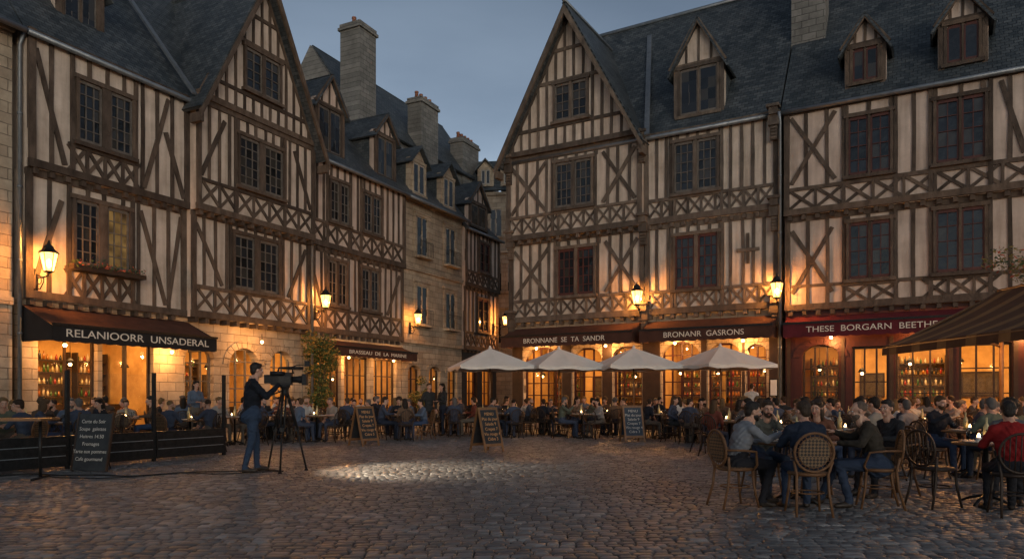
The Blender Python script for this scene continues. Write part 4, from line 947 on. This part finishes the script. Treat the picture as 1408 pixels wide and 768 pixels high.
for i in range(60):
    t=i/59; P.append((cx+.5-t*4.6,cy+.1-t*.9+.25*math.sin(t*9)+.1*math.sin(t*23),.02))
tube(mb,P,.011,M['iron'],6); P=[(p[0],p[1]-.25+.2*math.sin(p[0]*3),.02) for p in P]; tube(mb,P,.009,M['iron'],6); mb.obj('power_cable')
# ---- umbrellas
def umbrella(x,y,rot,w=1.2,zt=2.88,ze=2.28):
    e=empty('patio_umbrella',(x,y,0),rot); c=MB(); V=[]
    edge=[]
    for s in range(4):
        a0=pi/4+s*pi/2;a1=a0+pi/2; c0=Vector((math.cos(a0),math.sin(a0)))*w*1.414; c1=Vector((math.cos(a1),math.sin(a1)))*w*1.414
        for i in range(8): edge.append(c0.lerp(c1,i/8)*(1-.05*math.sin(pi*i/8)))
    m=len(edge); rings=[0.04,.25,.5,.75,1]
    for r in rings:
        for i,p in enumerate(edge):
            sag=.035*math.sin(pi*((i%4)/4))*r; V.append((p.x*r,p.y*r,zt-(zt-ze)*r**1.05-sag))
    F=[(a*m+i,a*m+(i+1)%m,(a+1)*m+(i+1)%m,(a+1)*m+i) for a in range(4) for i in range(m)]
    c.add(V,F,M['cream'],False)
    V=[(p.x,p.y,V[4*m+i][2]) for i,p in enumerate(edge)]; V+=[(a*1.005,b_*1.005,c_-.10-.02*math.sin(i*pi/2)) for i,(a,b_,c_) in enumerate(V)]
    c.add(V,[(i,i+m,(i+1)%m+m,(i+1)%m) for i in range(m)],M['cream']); lathe(c,(0,0,zt-.03),[(.08,0),(.05,.05),(.02,.12)],M['cream'],8)
    c.obj('canopy',e); f=MB(); tube(f,[(0,0,.05),(0,0,zt)],.024,M['woodm'],10); lathe(f,(0,0,0),[(.28,0),(.28,.07),(.05,.1),(.04,.35)],M['iron'],16)
    for i in range(8):
        p=edge[i*4]; tube(f,[(0,0,zt-.06),(p.x*.5,p.y*.5,zt-(zt-ze)*.5-.05),(p.x*.98,p.y*.98,ze-.02)],.01,M['woodm'],5); tube(f,[(0,0,zt-.6),(p.x*.5,p.y*.5,zt-(zt-ze)*.5-.06)],.008,M['woodm'],5)
    f.obj('pole_and_ribs',e)
for x,y,r in((-.72,23.8,.25),(1.55,24,.35),(3.95,23.6,.2),(6.5,22.7,.32)): umbrella(x,y,r)
# ---- chalkboards
def aboard(x,y,rot,w=.6,h_=1.05,bm='board',tm='chalk',txt='MENU\nPlat du jour\nSalade 9\nCrepes 7\nVin rouge 4\nCidre 3'):
    e=empty('chalkboard_sign',(x,y,0),rot); mb=MB(); sl=.28
    for s in(-1,1):
        def p(u,v,o=0): return (u,s*(-(1-v/h_)*sl-.01-o),v)
        for a,b_,c,d in((-w/2,-w/2+.05,0,h_),(w/2-.05,w/2,0,h_),(-w/2+.05,w/2-.05,h_-.06,h_),(-w/2+.05,w/2-.05,.14,.2)):
            q4=[p(a,c,.012),p(b_,c,.012),p(b_,d,.012),p(a,d,.012)]; mb.slab(q4 if s>0 else q4[::-1],.03,M['woodm'])
        q4=[p(-w/2+.05,.2),p(w/2-.05,.2),p(w/2-.05,h_-.06),p(-w/2+.05,h_-.06)]; mb.slab(q4 if s>0 else q4[::-1],.012,M[bm])
    mb.obj('board',e)
    ang=math.atan2(sl,h_); text('chalk_text',txt,.105,(0,-.02-sl*.43-.014,h_*.57),(pi/2-ang,0,0),M[tm],e,spacing=1.15,ex=.0005)
aboard(-.6,17.3,.75,tm='chalko',bm='board'); aboard(3.45,20.9,.15,bm='boardb'); aboard(-3.95,19.4,.9,tm='chalko')
# ---- terrace screen with glass
e=empty('glass_terrace_screen'); g=MB(); fr=MB(); lo=MB()
def scr(u0,u1,y0,y1):
    A=Vector(Lw(u0,y0));B=Vector(Lw(u1,y1)); d=(B-A); L=d.length; d.normalize(); nn=Vector((-d.y,d.x,0))
    def bx(mb,a,b_,t,z0,z1,m):
        P=[A+d*a-nn*t,A+d*b_-nn*t,A+d*b_+nn*t,A+d*a+nn*t]; V=[(p.x,p.y,z0) for p in P]+[(p.x,p.y,z1) for p in P]
        mb.add(V,[(0,3,2,1),(4,5,6,7),(0,1,5,4),(1,2,6,5),(2,3,7,6),(3,0,4,7)],m)
    n=max(1,round(L/1.6)); 
    for i in range(n+1): x=L*i/n; bx(fr,x-.03,x+.03,.03,0,1.78,M['iron'])
    for i in range(n):
        a=L*i/n+.031;b_=L*(i+1)/n-.031
        bx(lo,a,b_,.05,.06,.6,M['iron'])
        P=[A+d*(a+.02),A+d*(b_-.02)]; g.add([(P[0].x,P[0].y,.63),(P[1].x,P[1].y,.63),(P[1].x,P[1].y,1.74),(P[0].x,P[0].y,1.74)],[(0,1,2,3)],M['clear'])
        for z in(.24,.42): bx(lo,a+.03,b_-.03,.056,z,z+.015,M['zinc'])
scr(-9,-.2,-8,-8)
g.obj('glass_panels',e);fr.obj('posts',e);lo.obj('lower_panels',e)
e=empty('standing_chalkboard',(-7.35,12.75,0),1.0-1.2); mb=MB(); mb.slab([(-.33,-.1,.02),(.33,-.1,.02),(.33,.08,1.0),(-.33,.08,1.0)],.03,M['board'])
for a,b_ in((-.36,-.33),(.33,.36)): mb.slab([(a,-.11,0),(b_,-.11,0),(b_,.075,1.03),(a,.075,1.03)],.045,M['darkwood'])
tube(mb,[(0,.09,.95),(0,.42,.01)],.012,M['darkwood'],6)
mb.obj('board',e); text('chalk_text','Carte du Soir\nSoupe  galettes\nHuitres 14.50\nFromages\nTarte aux pommes\nCafe gourmand',.088,(0,-.035,.54),(pi/2-.18,0,0),M['chalk'],e,spacing=1.5,ex=.0005)
mb=MB(); X,Y=-7.75,11.35; mb.box(-.75,.5,-.35,.35,.93,.965,M['woodm'])
for a in(-.55,.35): tube(mb,[(a,0,.93),(a,0,.05)],.025,M['iron'],8); tube(mb,[(a,-.3,.03),(a,.3,.03)],.02,M['iron'],6)
mb.obj('high_table',None,(X,Y,0),.2)
# ---- market canopy at right
e=empty('striped_market_canopy'); mb=MB(); X0,X1,Y0,Y1=8.3,10.9,8.5,16.3; n=26
sa=surf('canopy_stripe_gold',(.19,.10,.04),(.28,.155,.062),.85,3); sb=surf('canopy_stripe_brown',(.08,.038,.02),(.13,.065,.033),.85,3)
for i in range(n):
    a=Y0+(Y1-Y0)*i/n;b_=Y0+(Y1-Y0)*(i+1)/n; mm=sa if i%3==0 else sb
    V=[]
    K=6
    for k in range(K+1):
        t=k/K; zz=2.42+1.25*t-.1*math.sin(pi*t); V+=[(X0+(X1-X0)*t,a,zz),(X0+(X1-X0)*t,b_,zz)]
    V=[(X0-.01,a,2.22),(X0-.01,b_,2.22)]+V
    mb.add(V,[(2*k,2*k+2,2*k+3,2*k+1) for k in range(K+1)],mm)
mb.obj('canvas',e); mb=MB()
for y in(Y0+.1,(Y0+Y1)/2,Y1-.1):
    tube(mb,[(X1,y,0),(X1,y,3.68)],.045,M['woodm'],8); tube(mb,[(X0+.05,y,2.38),(X1,y,3.62)],.03,M['woodm'],8); tube(mb,[(X1,y,2.4),(X0+1.3,y,2.95)],.025,M['woodm'],8)
tube(mb,[(X0+.02,Y0,2.38),(X0+.02,Y1,2.38)],.028,M['woodm'],8); tube(mb,[(X1,Y0,3.66),(X1,Y1,3.66)],.04,M['woodm'],8)
mb.obj('frame',e)
lathe_l=MB()
for y in (10.5,13,15.5):
    lathe(lathe_l,(X1-.9,y,2.72),[(.03,-.05),(.06,0),(.04,.06)],M['bulb2'],8); tube(lathe_l,[(X1-.9,y,2.76),(X1-.9,y,3.1)],.008,M['iron'],5)
    light('canopy_bulb','POINT',(X1-.9,y,2.6),110,WARM,e,size=.06)
lathe_l.obj('hanging_bulbs',e)
# ---- plants
def foliage(name,loc,blobs,n,size,mats,stems=()):
    e=empty(name,loc); mb=MB(); q2=random.Random(n)
    for i in range(n):
        c,r=q2.choice(blobs); 
        while True:
            v=Vector((q2.uniform(-1,1),q2.uniform(-1,1),q2.uniform(-1,1)))
            if v.length<1: break
        p=Vector(c)+Vector((v.x*r[0],v.y*r[1],v.z*r[2])); s=size*q2.uniform(.6,1.3)
        u=Vector((q2.gauss(0,1),q2.gauss(0,1),q2.gauss(0,1))).normalized(); w=u.orthogonal().normalized()
        mb.add([p-u*s,p+w*s*.5,p+u*s,p-w*s*.5],[(0,1,2,3)],q2.choice(mats))
    mb.obj('leaves',e); st=MB()
    for s in stems: tube(st,s,[.035-.02*i/(len(s)-1) for i in range(len(s))],M['bark'],6)
    if stems: st.obj('stems',e)
    return e
X,Y,_=Lw(11.2,-.75)
def bl(q2,n,zr,rr,sp): return [((q2.gauss(0,sp),q2.gauss(0,sp),q2.uniform(*zr)),(rr*q2.uniform(.6,1.2),)*2+(rr*q2.uniform(.6,1.3),)) for _ in range(n)]
qq=random.Random(4)
foliage('climbing_vine',(X,Y,0),bl(qq,18,(.6,3.6),.42,.28),3400,.07,[M['leaf'],M['leaf'],M['leafy']],[[(0,0,0),(.1,.05,1),(-.08,.05,2),(.1,0,3.2)],[(.1,0,0),(-.1,.1,1.2),(.2,.1,2.5)]])
X,Y,_=Lw(17.6,-1.4)
foliage('potted_shrub',(X,Y,0),bl(qq,8,(.8,2.1),.32,.18),1200,.06,[M['leaf'],M['leafy']],[[(0,0,0),(.05,0,.8),(0,.05,1.6)]])
foliage('flowering_ivy',(10.9,15.4,3.7),[((qq.uniform(-.5,2.6),qq.uniform(-2.6,1.2),qq.uniform(0,.75)),(.45,.45,.3)) for _ in range(26)],6000,.055,[M['leafy'],M['leaf'],M['leafy'],M['leafy'],M['leaf'],M['flower']],[[(0,0,-3.7),(.1,0,-2),(0,.1,-.2),(.8,.2,.3)]])
# ------------------------------------------------------------ bulbs added under awnings to throw warm light on the diners
for (f,a,lst) in ((Lw,AL,((.9,-.5,2.75),(4.4,-.5,2.75),(7.9,-.9,3.3),(13.3,-.5,3.0),(16.6,-.5,3.0))),(Rw,AR,((1.5,-.55,3.3),(4.6,-.55,3.3),(7.4,-.55,3.3),(9.9,-.55,3.3),(12.8,-.5,3.3),(15.5,-.5,3.3),(18.2,-.5,3.3)))):
    for u,y,z in lst:
        e=empty('added_awning_lamp',f(u,y,z),a); mb=MB(); lathe(mb,(0,0,0),[(.03,-.04),(.06,0),(.04,.05)],M['bulb2'],8); tube(mb,[(0,0,.05),(0,0,.3)],.01,M['iron'],5); mb.obj('bulb',e)
        light('added_warm_light','POINT',(0,0,-.12),115,WARM,e,size=.06)
# ------------------------------------------------------------ sky, sun, camera
EL,AZ=math.radians(11),math.radians(163)
w=bpy.data.worlds.new('World'); SC.world=w; w.use_nodes=True; nt=w.node_tree; bg=nt.nodes['Background']
sk=N(nt,'ShaderNodeTexSky'); sk.sky_type='NISHITA'; sk.sun_disc=False; sk.sun_elevation=EL; sk.sun_rotation=AZ; sk.air_density=1.0; sk.dust_density=.8; sk.ozone_density=1.5
hs=N(nt,'ShaderNodeHueSaturation'); hs.inputs['Saturation'].default_value=.58; nt.links.new(sk.outputs[0],hs.inputs['Color'])
tc=N(nt,'ShaderNodeTexCoord'); mp=N(nt,'ShaderNodeMapping'); mp.inputs['Scale'].default_value=(1,1,3.5); n=N(nt,'ShaderNodeTexNoise'); n.inputs['Scale'].default_value=1.8; n.inputs['Detail'].default_value=6
nt.links.new(tc.outputs['Generated'],mp.inputs[0]); nt.links.new(mp.outputs[0],n.inputs['Vector']); r=ramp(nt,n.outputs['Fac'],[(.3,(.76,.79,.83)),(.7,(1.2,1.18,1.16))])
mx=N(nt,'ShaderNodeMix',data_type='RGBA',blend_type='MULTIPLY'); mx.inputs[0].default_value=1; nt.links.new(hs.outputs[0],mx.inputs[6]); nt.links.new(r.outputs[0],mx.inputs[7])
sp=N(nt,'ShaderNodeSeparateXYZ'); nt.links.new(tc.outputs['Generated'],sp.inputs[0]); rz=ramp(nt,sp.outputs['Z'],[(0,(1.05,1.06,1.08)),(.22,(.93,.96,1.0)),(.5,(.56,.62,.68)),(1,(.6,.64,.7))])
mx2=N(nt,'ShaderNodeMix',data_type='RGBA',blend_type='MULTIPLY'); mx2.inputs[0].default_value=1; nt.links.new(mx.outputs[2],mx2.inputs[6]); nt.links.new(rz.outputs[0],mx2.inputs[7]); nt.links.new(mx2.outputs[2],bg.inputs[0])
bg.inputs[1].default_value=.13
sd=Vector((math.sin(AZ)*math.cos(EL),math.cos(AZ)*math.cos(EL),math.sin(EL)))
s=light('sun','SUN',(0,0,30),.08,(1,.94,.88)); s.data.angle=math.radians(25); s.rotation_euler=sd.to_track_quat('Z','Y').to_euler()
cam=bpy.data.cameras.new('camera'); co=bpy.data.objects.new('camera',cam); COL.objects.link(co); co.location=(0,0,1.3); co.rotation_euler=(pi/2,0,0)
cam.lens=36*1000/1408; cam.sensor_width=36; cam.shift_y=161/1408; cam.clip_end=1000; SC.camera=co
SC.view_settings.view_transform='Standard'
